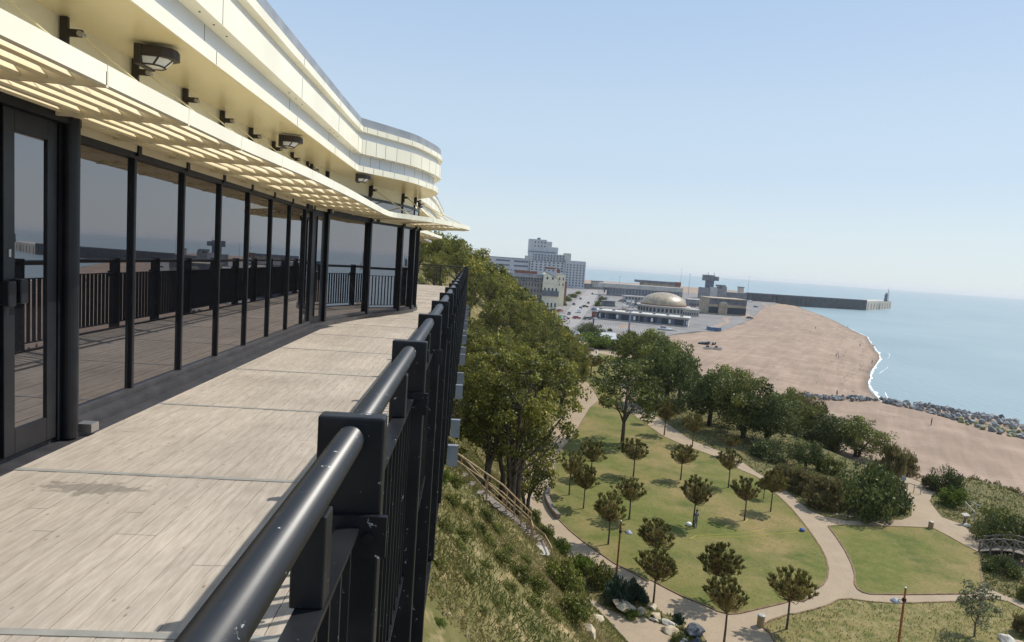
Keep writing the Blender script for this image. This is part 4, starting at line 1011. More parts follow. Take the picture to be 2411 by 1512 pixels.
for X, Y, s, k, lb in spots:
    z = float(ground(X, Y)); proto = sl[k][0]; lb2 = lb or 'leafy yellow green tree crowding the steep cliff slope'
    dd_ = float(np.interp(Y, FY, FX)) - X
    if not lb: s *= float(np.interp(dd_, [4, 12, 20, 34], [1, .78, .62, .55])) * (1 if Y < 60 else .92)
    if k not in seen:
        seen.add(k); t = proto; t.location = (X, Y, z - .2); t.scale = (s, s, s); t['label'] = lb2
    else: t = copy_thing(proto, (X, Y, z - .2), rg.uniform(0, 6.28), s, lb2)
    t['group'] = SG
# ---- the far wood, one mass
rng = np.random.default_rng(77); V = []; T = []; pts = []; tries = 0
while tries < 9000 and len(pts) < 430:
    tries += 1; Y = rng.uniform(128, 415); xf = np.interp(Y, FY, FX); X = xf - rng.uniform(-1, 52) ** 1.0
    if Y > 190 and X > xf - (7 if Y < 300 else 10): continue
    if any((X - a) ** 2 + (Y - b) ** 2 < (3.9 + Y * .003) ** 2 for a, b in pts[-330:]): continue
    pts.append((X, Y))
for X, Y in pts:
    z = float(hill_z(X, Y)); s = rng.uniform(.6, .9) * (1 if Y < 300 else .8); nc = 38; per = 20
    v, f, t, cc = crown_arrays(rng, 3.6 * s, 3.3 * s, 4.6 * s, nc, per, .5, cr=.25, low=-.6)
    V.append(v + np.array([X, Y, z - .5])); T.append(np.clip(t + rng.uniform(-.25, .25), 0, 1))
V = np.concatenate(V); T = np.concatenate(T)
o = raw('woodland', V, np.arange(len(V)).reshape(-1, 4), M['leaf_slope'], None, T); tag(o, 'far wooded cliff slope running towards the harbour', 'woodland', kind='stuff')

# ---- scrub and grass on the near slope
rng = np.random.default_rng(78); V = []; T = []
n = 210000; Y = rng.uniform(17, 74, n); xf = np.interp(Y, FY, FX); X = xf - .3 - rng.uniform(0, 1, n) ** 1.2 * 20
den = vnoise(X, Y, 3.2, 9); keep = rng.uniform(-1, 1, n) < den * 1.3 + .35; X, Y, den = X[keep], Y[keep], den[keep]
Z = hill_z(X, Y); n = len(X); c = np.stack([X, Y, Z + .12], 1)
ax = np.tile([0.1, -.1, 1.], (n, 1)) + rng.normal(size=(n, 3)) * .4
v, f = quads(c, .22, rng, ax, .22); t = np.clip(.62 - vnoise(X, Y, 4.5, 2) * .55 + rng.uniform(-.3, .3, n), 0, 1); V.append(v); T.append(t)
V = np.concatenate(V); T = np.concatenate(T)
o = raw('slope_grass', V, np.arange(len(V)).reshape(-1, 4), M['grassblade'], None, T); tag(o, 'dry and green grass tufts over the near slope', 'grass', kind='stuff')
rng = np.random.default_rng(79); n = 45000
P0 = pz(8, 0, 1300, PARK); X = rng.uniform(14, 62, n); Y = rng.uniform(34, 56, n)
def inside(poly, x, y):
    c = np.zeros(len(x), bool); k = len(poly)
    for i in range(k):
        x1, y1 = poly[i][0], poly[i][1]; x2, y2 = poly[(i + 1) % k][0], poly[(i + 1) % k][1]
        cond = ((y1 > y) != (y2 > y)) & (x < (x2 - x1) * (y - y1) / (y2 - y1 + 1e-12) + x1); c ^= cond
    return c
k = inside(lawnD, X, Y) & (rng.uniform(-1, 1, n) < vnoise(X, Y, 1.6, 4) + .35); X, Y = X[k], Y[k]; n = len(X)
c = np.stack([X, Y, np.full(n, PARK + .1)], 1); v, f = quads(c, .2, rng, np.tile([0, 0, 1.], (n, 1)) + rng.normal(size=(n, 3)) * .4, .22)
t = np.clip(.35 + vnoise(X, Y, 2.3, 6) * .4 + rng.uniform(-.25, .3, n), 0, 1)
o = raw('rough_grass', v, f, M['grassblade'], None, t); tag(o, 'rough dry grass tufts in the foreground lawn', 'grass', kind='stuff')
# low ground cover in the planting beds
rng = np.random.default_rng(80); VV = []; TT = []
for pl, nn, zz in ((lawnB, 26000, PARK + .12), (bedE, 6000, PARK + .12), (bedF, 5000, PARK + .12), (bedG, 5000, PARK + .12)):
    a = np.array([(p[0], p[1]) for p in pl]); X = rng.uniform(a[:, 0].min(), a[:, 0].max(), nn); Y = rng.uniform(a[:, 1].min(), a[:, 1].max(), nn)
    k = inside(pl, X, Y) & (rng.uniform(-1, 1, nn) < vnoise(X, Y, 3, 8) + .3); X, Y = X[k], Y[k]
    c = np.stack([X, Y, np.full(len(X), zz)], 1); v, f = quads(c, .34, rng, np.tile([0, 0, 1.], (len(X), 1)) + rng.normal(size=(len(X), 3)) * .8, .4); VV.append(v)
    TT.append(np.clip(.3 + vnoise(X, Y, 4, 1) * .4 + rng.uniform(-.25, .3, len(X)), 0, 1))
V = np.concatenate(VV); o = raw('ground_cover', V, np.arange(len(V)).reshape(-1, 4), M['grassblade'], None, np.concatenate(TT)); tag(o, 'low straggling ground cover in the planted beds', 'ground cover', kind='stuff')
# scattered shrubs on the near slope, each its own
rg = random.Random(9); cnt = 0
for (x, y, w, h, kd) in [(150, 240, 130, 110, 'bushb'), (250, 270, 130, 110, 'bushg'), (150, 600, 160, 100, 'bushg'), (300, 660, 150, 90, 'bushg'), (420, 620, 150, 90, 'bushg'), (260, 740, 150, 90, 'bushg'), (500, 720, 150, 100, 'bushg'),
        (600, 860, 170, 110, 'bushg'), (740, 980, 190, 130, 'bushg'), (880, 1080, 190, 140, 'bushg'), (350, 1010, 120, 90, 'bushg'), (130, 870, 100, 70, 'bushg'), (480, 900, 130, 80, 'bushg'), (660, 1080, 140, 80, 'bushg'), (850, 1200, 170, 110, 'bushg'),
        (1000, 1280, 150, 100, 'bushg'), (650, 780, 140, 80, 'bushg'), (780, 860, 130, 80, 'bushg'), (330, 480, 150, 110, 'bushg'), (220, 420, 150, 110, 'bushg'), (480, 520, 140, 90, 'bushg'), (560, 1180, 110, 60, 'bushg'), (450, 1230, 120, 60, 'bushg'), (560, 620, 120, 80, 'bushg'), (120, 1330, 120, 70, 'bushb'), (1010, 960, 120, 80, 'bushb')]:
    t = place(kd, 6, x, y + 20, w * 1.25, h * 1.25, 'low shrub rooted in the grassy slope below the balcony', 'low shrubs on the grassy slope', sink=.15)
# ================================================================== PARK FURNITURE
def onY(r, x, y, Y):
    d = ray(*D(r, x, y)); return EYE + d * (Y / d[1])
def stone(p, sx, sy, sz, rz, seed, m, label, name='boulder', cat='boulder', group=None, sub=3, sink=.25):
    rg = np.random.default_rng(seed); bmv = STONES[seed % len(STONES)]
    o = bpy.data.objects.new(name, bmv[m]); link(o); o.location = (p[0], p[1], p[2] + sz * (.5 - sink)); o.rotation_euler = (rg.uniform(-.3, .3), rg.uniform(-.3, .3), rz); o.scale = (sx / 2, sy / 2, sz / 2)
    return tag(o, label, cat, group)
def stone_mesh(seed, m):
    import bmesh
    rg = np.random.default_rng(seed); bm = bmesh.new(); bmesh.ops.create_icosphere(bm, subdivisions=3, radius=1)
    pl = rg.normal(size=(17, 3)); pl /= np.linalg.norm(pl, axis=1)[:, None]; dd = rg.uniform(.42, .88, 17)
    for v in bm.verts:
        c = np.array(v.co)
        for n_, d_ in zip(pl, dd):
            q = c @ n_ - d_
            if q > 0: c = c - n_ * q * .93
        c *= 1 + .03 * math.sin(c[0] * 9 + seed) + .03 * math.sin(c[1] * 11 + c[2] * 7)
        v.co = c
    me = bpy.data.meshes.new('rock'); bm.to_mesh(me); bm.free(); me.materials.append(M[m]); return me
STONES = [{} for _ in range(7)]
for i in range(7):
    for m in ('rock', 'rockwhite', 'rockdark', 'boulder', 'bouldergreen'):
        if m == 'rock': base = stone_mesh(40 + i, m); STONES[i][m] = base
        else:
            c = base.copy(); c.materials.clear(); c.materials.append(M[m]); STONES[i][m] = c
def pstone(r, x, y, w, h, m, label, seed, dep=.8, name='boulder', group=None):
    p, wm, hm = measure(r, x, y, w, h, PARK if r != 6 or x > 1450 else None); hm *= .8
    return stone(p, wm, wm * dep, hm * 1.05, 0.3 * seed, seed, m, label, name, group=group)
pstone(6, 1590, 1265, 300, 130, 'rock', 'long flat buff boulder by the lower path, under the spiky shrub', 1)
pstone(6, 1700, 1290, 130, 90, 'rock', 'end piece of the buff outcrop beside the lower path', 2)
pstone(6, 1790, 1250, 110, 60, 'rock', 'small flat buff stone at the foot of the path edge pine', 3)
pstone(6, 1830, 1320, 140, 70, 'rock', 'layered buff boulder right of the long flat one', 4)
pstone(6, 1380, 1350, 160, 90, 'rock', 'rounded buff boulder on the slope side of the lower path', 5)
pstone(6, 1300, 1450, 200, 140, 'rock', 'pointed pale buff boulder lowest on the slope edge', 6)
pstone(6, 1465, 1400, 120, 50, 'rockdark', 'low grey stone beside the lower path', 7)
pstone(6, 1250, 1340, 80, 60, 'rockwhite', 'small whitish stone in the bush at the slope edge', 8)
pstone(7, 560, 1350, 260, 60, 'rockwhite', 'flat white slab at the junction of the two paths', 9, .5)
pstone(7, 430, 1320, 150, 40, 'rockwhite', 'narrow white slab continuing the junction edge', 10, .4)
pstone(7, 570, 1420, 230, 90, 'rock', 'cracked buff boulder between the white slab and the dark one', 11)
pstone(7, 780, 1430, 240, 170, 'rockdark', 'blue black boulder at the bottom of the path', 12)
pstone(7, 790, 1560, 240, 130, 'rockdark', 'dark boulder cut by the lower edge of the picture', 13)
pstone(7, 680, 1520, 160, 70, 'rockwhite', 'pale stone in front of the blue black boulder', 14)
pstone(8, 1940, 1520, 230, 100, 'rockwhite', 'grey white boulder in the lower right corner', 15)
pstone(8, 2060, 1540, 160, 80, 'rock', 'buff boulder beside the grey white one in the lower right corner', 16)
pstone(5, 960, 1110, 90, 90, 'rockwhite', 'pale upright rocks at the right end of the island bed', 17)
pstone(5, 1440, 1290, 90, 50, 'rockwhite', 'pale stone at the foot of the low sign table', 18)
for i in range(15):
    x = 370 + i * 27 + random.uniform(-5, 5); y = 1192 + 38 * min(1, (x - 370) / 260) + random.uniform(-3, 3)
    pstone(5, x, y, 26, 16, 'rockwhite', 'small pale edging stone round the island bed', 20 + i, group='pale edging stones of the island bed', name='edging_stone')
for i, (x, y) in enumerate([(1150, 770), (1330, 825), (1440, 765), (1480, 770), (1170, 540), (1600, 640)]):
    pass

# low curved wall left of the lawn
pts = [pz(6, x, y, PARK) for x, y in ((1000, 300), (985, 340), (972, 390), (985, 440), (1010, 490), (1040, 530), (1062, 555))]
mb = MB(); P2 = [np.array([p[0], p[1]]) for p in pts]; sweep(mb, smoothpath(P2, 4), [(-.2, PARK - .1), (-.2, PARK + .55), (.2, PARK + .55), (.2, PARK - .1)], closed=True)
tag(mb.build('curved_wall', M['rustic']), 'low dark curved wall between the path and the left lawn edge', 'wall')
pts = [pz(3, x, y, PARK) for x, y in ((1250, 250), (1255, 275), (1225, 290), (1190, 300), (1160, 320), (1165, 345))]
mb = MB(); P2 = [np.array([p[0], p[1]]) for p in pts]; sweep(mb, smoothpath(P2, 4), [(-.15, PARK - .1), (-.15, PARK + .5), (.15, PARK + .5), (.15, PARK - .1)], closed=True)
tag(mb.build('curved_wall', M['concrete']), 'pale curved wall at the far bend of the path', 'wall')
mb = MB(); a = pz(3, 1085, 245, PARK); b_ = pz(3, 1230, 250, PARK)
mb.obox(((a[0] + b_[0]) / 2, (a[1] + b_[1]) / 2, PARK + .5), ((b_[0] - a[0]) / 2, (b_[1] - a[1]) / 2, 0), (0, .2, 0), (0, 0, .5)); tag(mb.build('terrace_wall', M['rustic']), 'dark terrace wall across the far end of the path', 'wall')

# lamps
def lamp(base, top_px, arm, label, hgt=None):
    r = empty('path_lamp', base, 0, label, 'lamp post', 'rusty lamp posts by the paths')
    H = hgt
    MB().tube([(0, 0, -.3), (0, 0, 1.6), (0, 0, H)], [.075, .075, .06], 12).build('pole', M['rust'], r)
    MB().tube([(0, 0, H - .01), (0, 0, H + .04)], [.065, .05], 12).build('pole_cap', M['white'], r)
    a = H - .85; MB().tube([(0, 0, a), (arm * .35, -.05, a + .04)], .03, 8).box(-.09, .09, -.09, .09, a - .12, a + .12).build('bracket', M['frame'], r)
    mb = MB(); mb.lathe([(.30, -.10), (.30, -.06), (.20, .03), (.1, .12), (.06, .14)], 18, (arm * .55, -.06, a)); sh = mb.build('lamp_shade', M['lead'], r, smooth=True)
    mb = MB(); mb.lathe([(.02, -.16), (.2, -.14), (.27, -.1)], 16, (arm * .55, -.06, a)); mb.build('lens', M['lens'], sh); return r
B1 = pz(7, 80, 958, PARK)
def top_h(base, r, x, y):
    d = ray(*D(r, x, y)); t = base[1] / d[1]; return EYE[2] + d[2] * t - base[2]
h1 = top_h(B1, 7, 125, 415)
lamp(B1, None, 1.2, 'rusty lamp post at the slope side of the path, its lamp pointing right', h1)
tp = D(8, 1030, 1020); B2 = at(tp[0], tp[1], PARK + h1)
lamp((B2[0], B2[1], PARK), None, -1.2, 'rusty lamp post on the rough foreground grass, its lamp pointing left', h1)

# litter bins
def bin_(p, s, label):
    r = empty('litter_bin', p, 0, label, 'litter bin', 'round slatted litter bins'); mb = MB()
    MB().lathe([(.26, 0), (.26, .95)], 20).build('liner', M['frame'], r)
    for i in range(18):
        a = 2 * pi * i / 18; c = (.285 * cos(a), .285 * sin(a), .5); mb.obox(c, (.018 * cos(a), .018 * sin(a), 0), (-.043 * sin(a), .043 * cos(a), 0), (0, 0, .46))
    mb.build('slat_ring', M['timber'], r); MB().lathe([(.31, .98), (.31, 1.03), (.2, 1.06)], 20).build('lid', M['strip'], r)
    r.scale = (s, s, s); return r
p, w_, h_ = measure(7, 1385, 1368, 66, 125, PARK); bin_(p, h_ / 1.15, 'slatted wooden litter bin beside the lone pine near the path fork')
p, w_, h_ = measure(5, 1135, 1306, 46, 70, PARK); bin_(p, h_ / 1.1, 'slatted wooden litter bin at the top corner of the right hand lawn')

# sign table and finger post
p = pz(5, 1412, 1268, PARK); r = empty('sign_table', p, .2, 'low post with a pale sloping sign board at the path edge', 'sign')
MB().box(-.09, .09, -.09, .09, -.1, 1.0).build('post', M['rustic'], r); mb = MB(); mb.obox((0, 0, 1.06), (.42, 0, 0), (0, .24, .07), (0, 0, .025)); mb.build('sign_board', M['concrete'], r)
p = pz(5, 885, 1042, PARK); r = empty('path_sign', p, .1, 'small blue grey sign on a leaning wooden post at the path to the beach', 'sign')
MB().tube([(0, 0, 0), (.18, 0, 2.2)], .05, 8).build('post', M['timber'], r); MB().box(-.1, .42, -.03, .02, 1.9, 2.5).build('sign_board', M['steelblue'], r)

# person under the pine
def grow(name, joints, edges, m, parent=None, sub=2):
    me = bpy.data.meshes.new(name); me.from_pydata([j[:3] for j in joints], edges, []); me.materials.append(m)
    o = bpy.data.objects.new(name, me); link(o, parent)
    s = o.modifiers.new('skin', 'SKIN'); 
    if not me.skin_vertices: me.skin_vertices.new() if hasattr(me.skin_vertices, 'new') else None
    sv_ = me.skin_vertices[0].data
    for i, j in enumerate(joints): sv_[i].radius = (j[3], j[4] if len(j) > 4 else j[3]); 
    sv_[0].use_root = True
    o.modifiers.new('sub', 'SUBSURF').levels = sub; o.modifiers['sub'].render_levels = sub; return o
def ensure_skin(me):
    bpy.context.view_layer.update()
M['skin'] = mat('skin', (.45, .27, .19)); M['coat'] = mat('grey_clothes', (.10, .10, .12), (.15, .15, .17), 8); M['hair'] = mat('hair', (.02, .015, .012))
M['trouser'] = mat('dark_trousers', (.035, .037, .05)); M['shirt_white'] = mat('white_shirt', (.6, .6, .58)); M['shirt_red'] = mat('red_top', (.35, .06, .05)); M['shirt_blue'] = mat('blue_top', (.07, .12, .3))
def body_mesh(pose):
    """one continuous figure from skinned joints, converted to a plain mesh"""
    J = {'pelvis': (0, 0, .95, .13, .11), 'waist': (0, 0, 1.08, .115, .095), 'chest': (0, .0, 1.3, .145, .11), 'neckb': (0, 0, 1.46, .07, .065), 'neck': (0, .01, 1.53, .05, .05), 'head': (0, .02, 1.62, .078, .09), 'top': (0, .01, 1.72, .06, .065),
         'shL': (-.17, 0, 1.42, .06), 'elL': (-.25, .02, 1.14, .042), 'wrL': (-.24, .1, .9, .028), 'haL': (-.24, .14, .82, .032),
         'shR': (.17, 0, 1.42, .06), 'elR': (.25, .02, 1.14, .042), 'wrR': (.24, .1, .9, .028), 'haR': (.24, .14, .82, .032),
         'hiL': (-.09, 0, .88, .09), 'knL': (-.11, .02, .5, .06), 'anL': (-.12, 0, .1, .038), 'toL': (-.13, .16, .04, .035),
         'hiR': (.09, 0, .88, .09), 'knR': (.11, .02, .5, .06), 'anR': (.12, 0, .1, .038), 'toR': (.13, .16, .04, .035)}
    J.update(pose); names = list(J); ix = {n_: i for i, n_ in enumerate(names)}
    E_ = [('pelvis', 'waist'), ('waist', 'chest'), ('chest', 'neckb'), ('neckb', 'neck'), ('neck', 'head'), ('head', 'top'), ('chest', 'shL'), ('shL', 'elL'), ('elL', 'wrL'), ('wrL', 'haL'), ('chest', 'shR'), ('shR', 'elR'), ('elR', 'wrR'), ('wrR', 'haR'),
          ('pelvis', 'hiL'), ('hiL', 'knL'), ('knL', 'anL'), ('anL', 'toL'), ('pelvis', 'hiR'), ('hiR', 'knR'), ('knR', 'anR'), ('anR', 'toR')]
    me = bpy.data.meshes.new('figure'); me.from_pydata([J[n_][:3] for n_ in names], [(ix[a], ix[b_]) for a, b_ in E_], [])
    o = bpy.data.objects.new('figure', me); COL.objects.link(o); o.modifiers.new('skin', 'SKIN')
    sv_ = me.skin_vertices[0].data
    for i, n_ in enumerate(names):
        j = J[n_]; sv_[i].radius = (j[3], j[4] if len(j) > 4 else j[3])
    sv_[0].use_root = True
    s = o.modifiers.new('sub', 'SUBSURF'); s.levels = 1
    dg = bpy.context.evaluated_depsgraph_get(); ev = bpy.data.meshes.new_from_object(o.evaluated_get(dg)); bpy.data.objects.remove(o); return ev
def person(loc, rz, label, pose={}, top='coat', legs='trouser', sc=1., group=None):
    me = body_mesh(pose); me.materials.clear()
    for k in ('skin', top, legs, 'hair'): me.materials.append(M[k])
    for p in me.polygons:
        z = p.center[2]; x = abs(p.center[0]); p.use_smooth = True
        if 'sit' in pose: z = z + .45 if z < 1.1 else z
        p.material_index = 0 if (z > 1.5 and z < 1.66 and p.center[1] > .03) else 3 if z > 1.56 else 1 if z > .93 else 2
        if x > .2 and z < .93 and z > .7: p.material_index = 0
    r = empty('person', loc, rz, label, 'person', group); o = bpy.data.objects.new('body', me); link(o, r); 
    mb = MB(); mb.lathe([(.085, 0), (.1, .05), (.09, .11), (.05, .15)], 12, (0, -.005, 1.6), sy=1.1); mb.build('hair', M['hair'], r, smooth=True)
    r.scale = (sc, sc, sc); return r
p = pz(7, 790, 478, PARK); person((p[0], p[1] - .25, PARK + .05), .5, 'person in dark grey clothes standing against the trunk of a lawn pine', {'elR': (.26, -.02, 1.16, .045), 'chest': (0, 0, 1.3, .16, .13), 'haR': (.22, .2, 1.0, .032), 'wrR': (.24, .14, 1.0, .03)}, 'coat', 'coat', 1.08)
p = pz(7, 738, 462, PARK); mb = MB(); mb.lathe([(.2, 0), (.26, .12), (.2, .28), (.06, .36)], 12, (0, 0, 0), sx=1.2); mb.v = [(v[0] + p[0], v[1] + p[1], v[2] + PARK + .05) for v in mb.v]
o = mb.build('bag', M['white'], smooth=True); tag(o, 'white bag lying on the grass at the feet of the person', 'bag')
# yellow cord, blue object
M['yellow'] = mat('yellow_cord', (.5, .48, .06)); M['bluepl'] = mat('blue_plastic', (.04, .1, .3))
pts = [pz(7, x, y, PARK + .07) for x, y in ((1290, 375), (1240, 432))]; tag(MB().tube(pts, .017, 5).build('cord', M['yellow']), 'short yellow cord at the foot of a pine on the right of the lawn', 'cord')
pts = [pz(7, x, y, PARK + .07) for x, y in ((750, 575), (800, 550), (960, 542), (1200, 528), (1340, 515), (1425, 488))]; tag(MB().tube(pts, .017, 5).build('cord', M['yellow']), 'upper of the two yellow cords stretched across the lawn', 'cord')
pts = [pz(7, x, y, PARK + .07) for x, y in ((750, 578), (1000, 560), (1300, 555), (1500, 535), (1735, 515))]; tag(MB().tube(pts, .017, 5).build('cord', M['yellow']), 'lower longer yellow cord stretched across the lawn', 'cord')
p = pz(7, 1762, 508, PARK + .05); tag(MB().lathe([(.22, 0), (.26, .2), (.15, .3)], 10, tuple(p)).build('bucket', M['bluepl']), 'small blue bucket on the lawn edge at the end of the yellow cord', 'bucket')

# wooden steps on the slope
rb = [ph(6, x, y) for x, y in ((300, 200), (470, 385), (720, 585), (950, 785), (1000, 905))]
st = empty('wooden_steps', rb[-1], 0, 'long flight of wooden steps with timber handrails down the slope', 'steps')
O = np.array(rb[-1])
def sb(mb, name, m, parent=st): mb.v = [(v[0] - O[0], v[1] - O[1], v[2] - O[2]) for v in mb.v]; return mb.build(name, m, parent)
base = [np.array(q) for q in rb]
left = []
for i, q in enumerate(base):
    d = _u((base[min(i + 1, 4)] - base[max(i - 1, 0)]) * np.array([1, 1, 0])); n_ = np.array([d[1], -d[0], 0]); 
    c = q + n_ * 1.25; left.append(c)
def along(P, t):
    L = [0]; 
    for a, b_ in zip(P[:-1], P[1:]): L.append(L[-1] + np.linalg.norm(b_ - a))
    s = t * L[-1]
    for i in range(len(P) - 1):
        if s <= L[i + 1] + 1e-6: return P[i] + (P[i + 1] - P[i]) * ((s - L[i]) / (L[i + 1] - L[i]))
    return P[-1]
sgn = 1 if pxm(left[2]) else 1
for P, hn in ((base, 'right'), (left, 'left')):
    for q in P: q[2] = max(q[2], float(ground(q[0], q[1])) + .05)
for P in (base, left):
    sb(MB().tube([q + np.array([0, 0, 1.05]) for q in P], .055, 6), 'handrail', M['timber'])
    sb(MB().tube([q + np.array([0, 0, .62]) for q in P], .04, 6), 'mid_rail', M['timber'])
    for i in range(11):
        q = along(P, i / 10); sb(MB().box(q[0] - .05, q[0] + .05, q[1] - .05, q[1] + .05, q[2] - .5, q[2] + 1.05), 'post', M['timber'])
N_ = 34
for i in range(N_):
    a = along(base, (i + .5) / N_); b_ = along(left, (i + .5) / N_); c = (a + b_) / 2; d = (b_ - a) / 2; z = (a[2] + b_[2]) / 2 - .1; n_ = _u(np.array([d[1], -d[0], 0])) * .17
    sb(MB().obox((c[0], c[1], z + .02), (d[0], d[1], 0), n_, (0, 0, .04)), 'tread', M['concrete'] if i > 26 else M['rustic'])

# rustic footbridge at the right edge
a = pz(8, 1690, 700, PARK); e = pz(8, 2420, 930, PARK); L = np.linalg.norm(e - a); d = (e - a) / L; n_ = np.array([-d[1], d[0], 0])
br = empty('footbridge', a, 0, 'arched rustic footbridge of rough timber over the dark hollow', 'bridge')
def bz(t): return 1.0 * sin(pi * min(max(t, 0), 1)) + .1
def bb(mb, name, m=M['rustic']): return mb.build(name, m, br)
mb = MB(); wd = 1.7
for i in range(24):
    t0, t1 = i / 24, (i + .92) / 24; p0, p1 = d * L * t0, d * L * t1; w2 = n_ * wd
    mb.add([p0 + (0, 0, bz(t0)), p1 + (0, 0, bz(t1)), p1 + w2 + (0, 0, bz(t1)), p0 + w2 + (0, 0, bz(t0)), p0 + (0, 0, bz(t0) - .08), p1 + (0, 0, bz(t1) - .08), p1 + w2 + (0, 0, bz(t1) - .08), p0 + w2 + (0, 0, bz(t0) - .08)],
           [(0, 1, 2, 3), (4, 7, 6, 5), (0, 4, 5, 1), (2, 6, 7, 3), (1, 5, 6, 2), (0, 3, 7, 4)])
bb(mb, 'planking', M['rustic'])
for s_ in (0, 1):
    w2 = n_ * wd * s_; P = [d * L * t + w2 + np.array([0, 0, bz(t) + 1.05]) for t in np.linspace(0, 1, 13)]; bb(MB().tube(P, .07, 7), 'top_rail')
    for i in range(8):
        t = i / 7; q = d * L * t + w2; bb(MB().tube([q + (0, 0, bz(t) - 1.2), q + (0, 0, bz(t) + 1.15)], .085, 7), 'post')
        if i < 7:
            t2 = (i + 1) / 7; q2 = d * L * t2 + w2; bb(MB().tube([q + (0, 0, bz(t) + .1), q2 + (0, 0, bz(t2) + 1.0)], .05, 6), 'cross_brace'); bb(MB().tube([q + (0, 0, bz(t) + 1.0), q2 + (0, 0, bz(t2) + .1)], .05, 6), 'cross_brace')
# pale pole rails by the beach bushes
for lb, pp in (('pale pole handrail lying through the shrubs right of the light green bush', ((1420, 1085), (1500, 1170))), ('second pale pole rail running towards the feathery shrubs', ((1445, 1075), (1575, 1135))), ('bleached post rails beside the path down to the beach', ((950, 930), (1060, 960)))):
    q = [pz(5, x, y, PARK + 1.0) for x, y in pp]; r = empty('pole_rail', (q[0][0], q[0][1], PARK), 0, lb, 'handrail'); o_ = np.array([q[0][0], q[0][1], PARK])
    MB().tube([q[0] - o_, q[1] - o_], .06, 6).build('rail', M['concrete'], r)
    for t in (0, .5, 1): c = q[0] + (q[1] - q[0]) * t - o_; MB().tube([c, c - np.array([0, 0, 1.1])], .05, 6).build('post', M['concrete'], r)

# ================================================================== GROYNE
rg = random.Random(12); top = [(5, 0, 262), (5, 250, 272), (5, 500, 290), (5, 700, 312), (5, 850, 312), (5, 1050, 338), (5, 1250, 355), (5, 1450, 375), (5, 1700, 412), (5, 1900, 462), (5, 2150, 520)]
bot = [(5, 0, 285), (5, 250, 325), (5, 500, 335), (5, 700, 330), (5, 850, 375), (5, 1050, 400), (5, 1250, 460), (5, 1450, 545), (5, 1700, 630), (5, 1900, 665), (5, 2150, 720)]
n_st = 0; last = []
for i in range(len(top) - 1):
    for j in range(70):
        if n_st >= 285: break
        t = rg.random(); s_ = rg.random()
        x = top[i][1] + (top[i + 1][1] - top[i][1]) * t; yt = top[i][2] + (top[i + 1][2] - top[i][2]) * t; yb = bot[i][2] + (bot[i + 1][2] - bot[i][2]) * t
        yy = yt + 14 + (yb - yt - 14) * s_ if yb - yt > 14 else yb
        hz = SEA + 1.2; P = pz(5, x, yy, hz); rad_ = rg.uniform(1.1, 2.1) * (.75 if x < 700 else 1)
        if any(abs(P[0] - q[0]) < (rad_ + q[2]) * .30 and abs(P[1] - q[1]) < (rad_ + q[2]) * .30 for q in last): continue
        last.append((P[0], P[1], rad_)); lift = 1.1 * sin(pi * min(1, s_ + .15)) if x > 700 else .3
        gz = float(ground(P[0], P[1])); z0 = max(gz, SEA - .6); grn = s_ > .62 and x > 1350 and rg.random() < .55
        st_ = stone((P[0], P[1], z0 + lift * .8), rad_, rad_ * rg.uniform(.7, 1.1), rad_ * rg.uniform(.7, 1.), rg.uniform(0, 6), rg.randrange(1000), 'bouldergreen' if grn else 'boulder',
                    'green weedy sea boulder on the near edge of the rock groyne' if grn else 'grey sea boulder piled in the rock groyne between shingle and water', 'sea_boulder', 'boulder', 'weedy boulders of the rock groyne' if grn else 'grey boulders of the rock groyne', sink=.3); n_st += 1
print('groyne stones', n_st)

# dry weed and flotsam lines on the shingle
rng = np.random.default_rng(91); VV = []
for off, nn in ((7, 420), (16, 300), (33, 160), (60, 60)):
    Y_ = rng.uniform(172, 560, nn); X_ = np.interp(Y_, SY, SX) - off - rng.normal(size=nn) * (1 + off * .05) - 2 * np.sin(Y_ / 14)
    c = np.stack([X_, Y_, beach_z(X_, Y_) + .06], 1); v, f = quads(c, .4, rng, rng.normal(size=(nn, 3)) * np.array([1, 1, .1]), .5); VV.append(v)
V = np.concatenate(VV); o = raw('tide_wrack', V, np.arange(len(V)).reshape(-1, 4), M['rustic']); tag(o, 'dry weed and flotsam in lines along the shingle', 'weed', kind='stuff')
# people and things on the shingle
def ppl(r, x, y, label, sc=1., top_='coat', rz=0., pose={}):
    p = ph(r, x, y); return person(p, rz, label, pose, top_, 'trouser', sc)
ppl(2, 1662, 838, 'person in dark clothes alone in the middle of the shingle beach')
ppl(2, 1868, 1075, 'person in white standing in the small group on the beach', top_='shirt_white')
ppl(2, 1850, 1095, 'person in dark clothes in the small group on the beach', rz=2.)
ppl(2, 1872, 1110, 'person in a red top in the small group on the beach', top_='shirt_red', rz=1.)
ppl(2, 2178, 1158, 'person in dark clothes at the edge of the water', top_='coat', rz=-1)
ppl(2, 2068, 1002, 'person near the waterline, halfway along the beach', top_='shirt_blue')
ppl(4, 1663, 440, 'person standing on the shingle just beyond the rock groyne', top_='shirt_red')
ppl(5, 1140, 462, 'person in a brown top standing at the near side of the rock groyne', top_='shirt_red', rz=.6)
ppl(2, 1240, 640, 'distant person on the shingle ridge below the breakwater')
ppl(2, 1955, 828, 'distant person walking by the surf at the upper beach')
M['boatdark'] = mat('boat_dark', (.03, .035, .05)); M['boatwhite'] = mat('boat_white', (.55, .55, .53)); M['hutblue'] = mat('hut_blue', (.06, .13, .26), (.10, .19, .34), 2.)
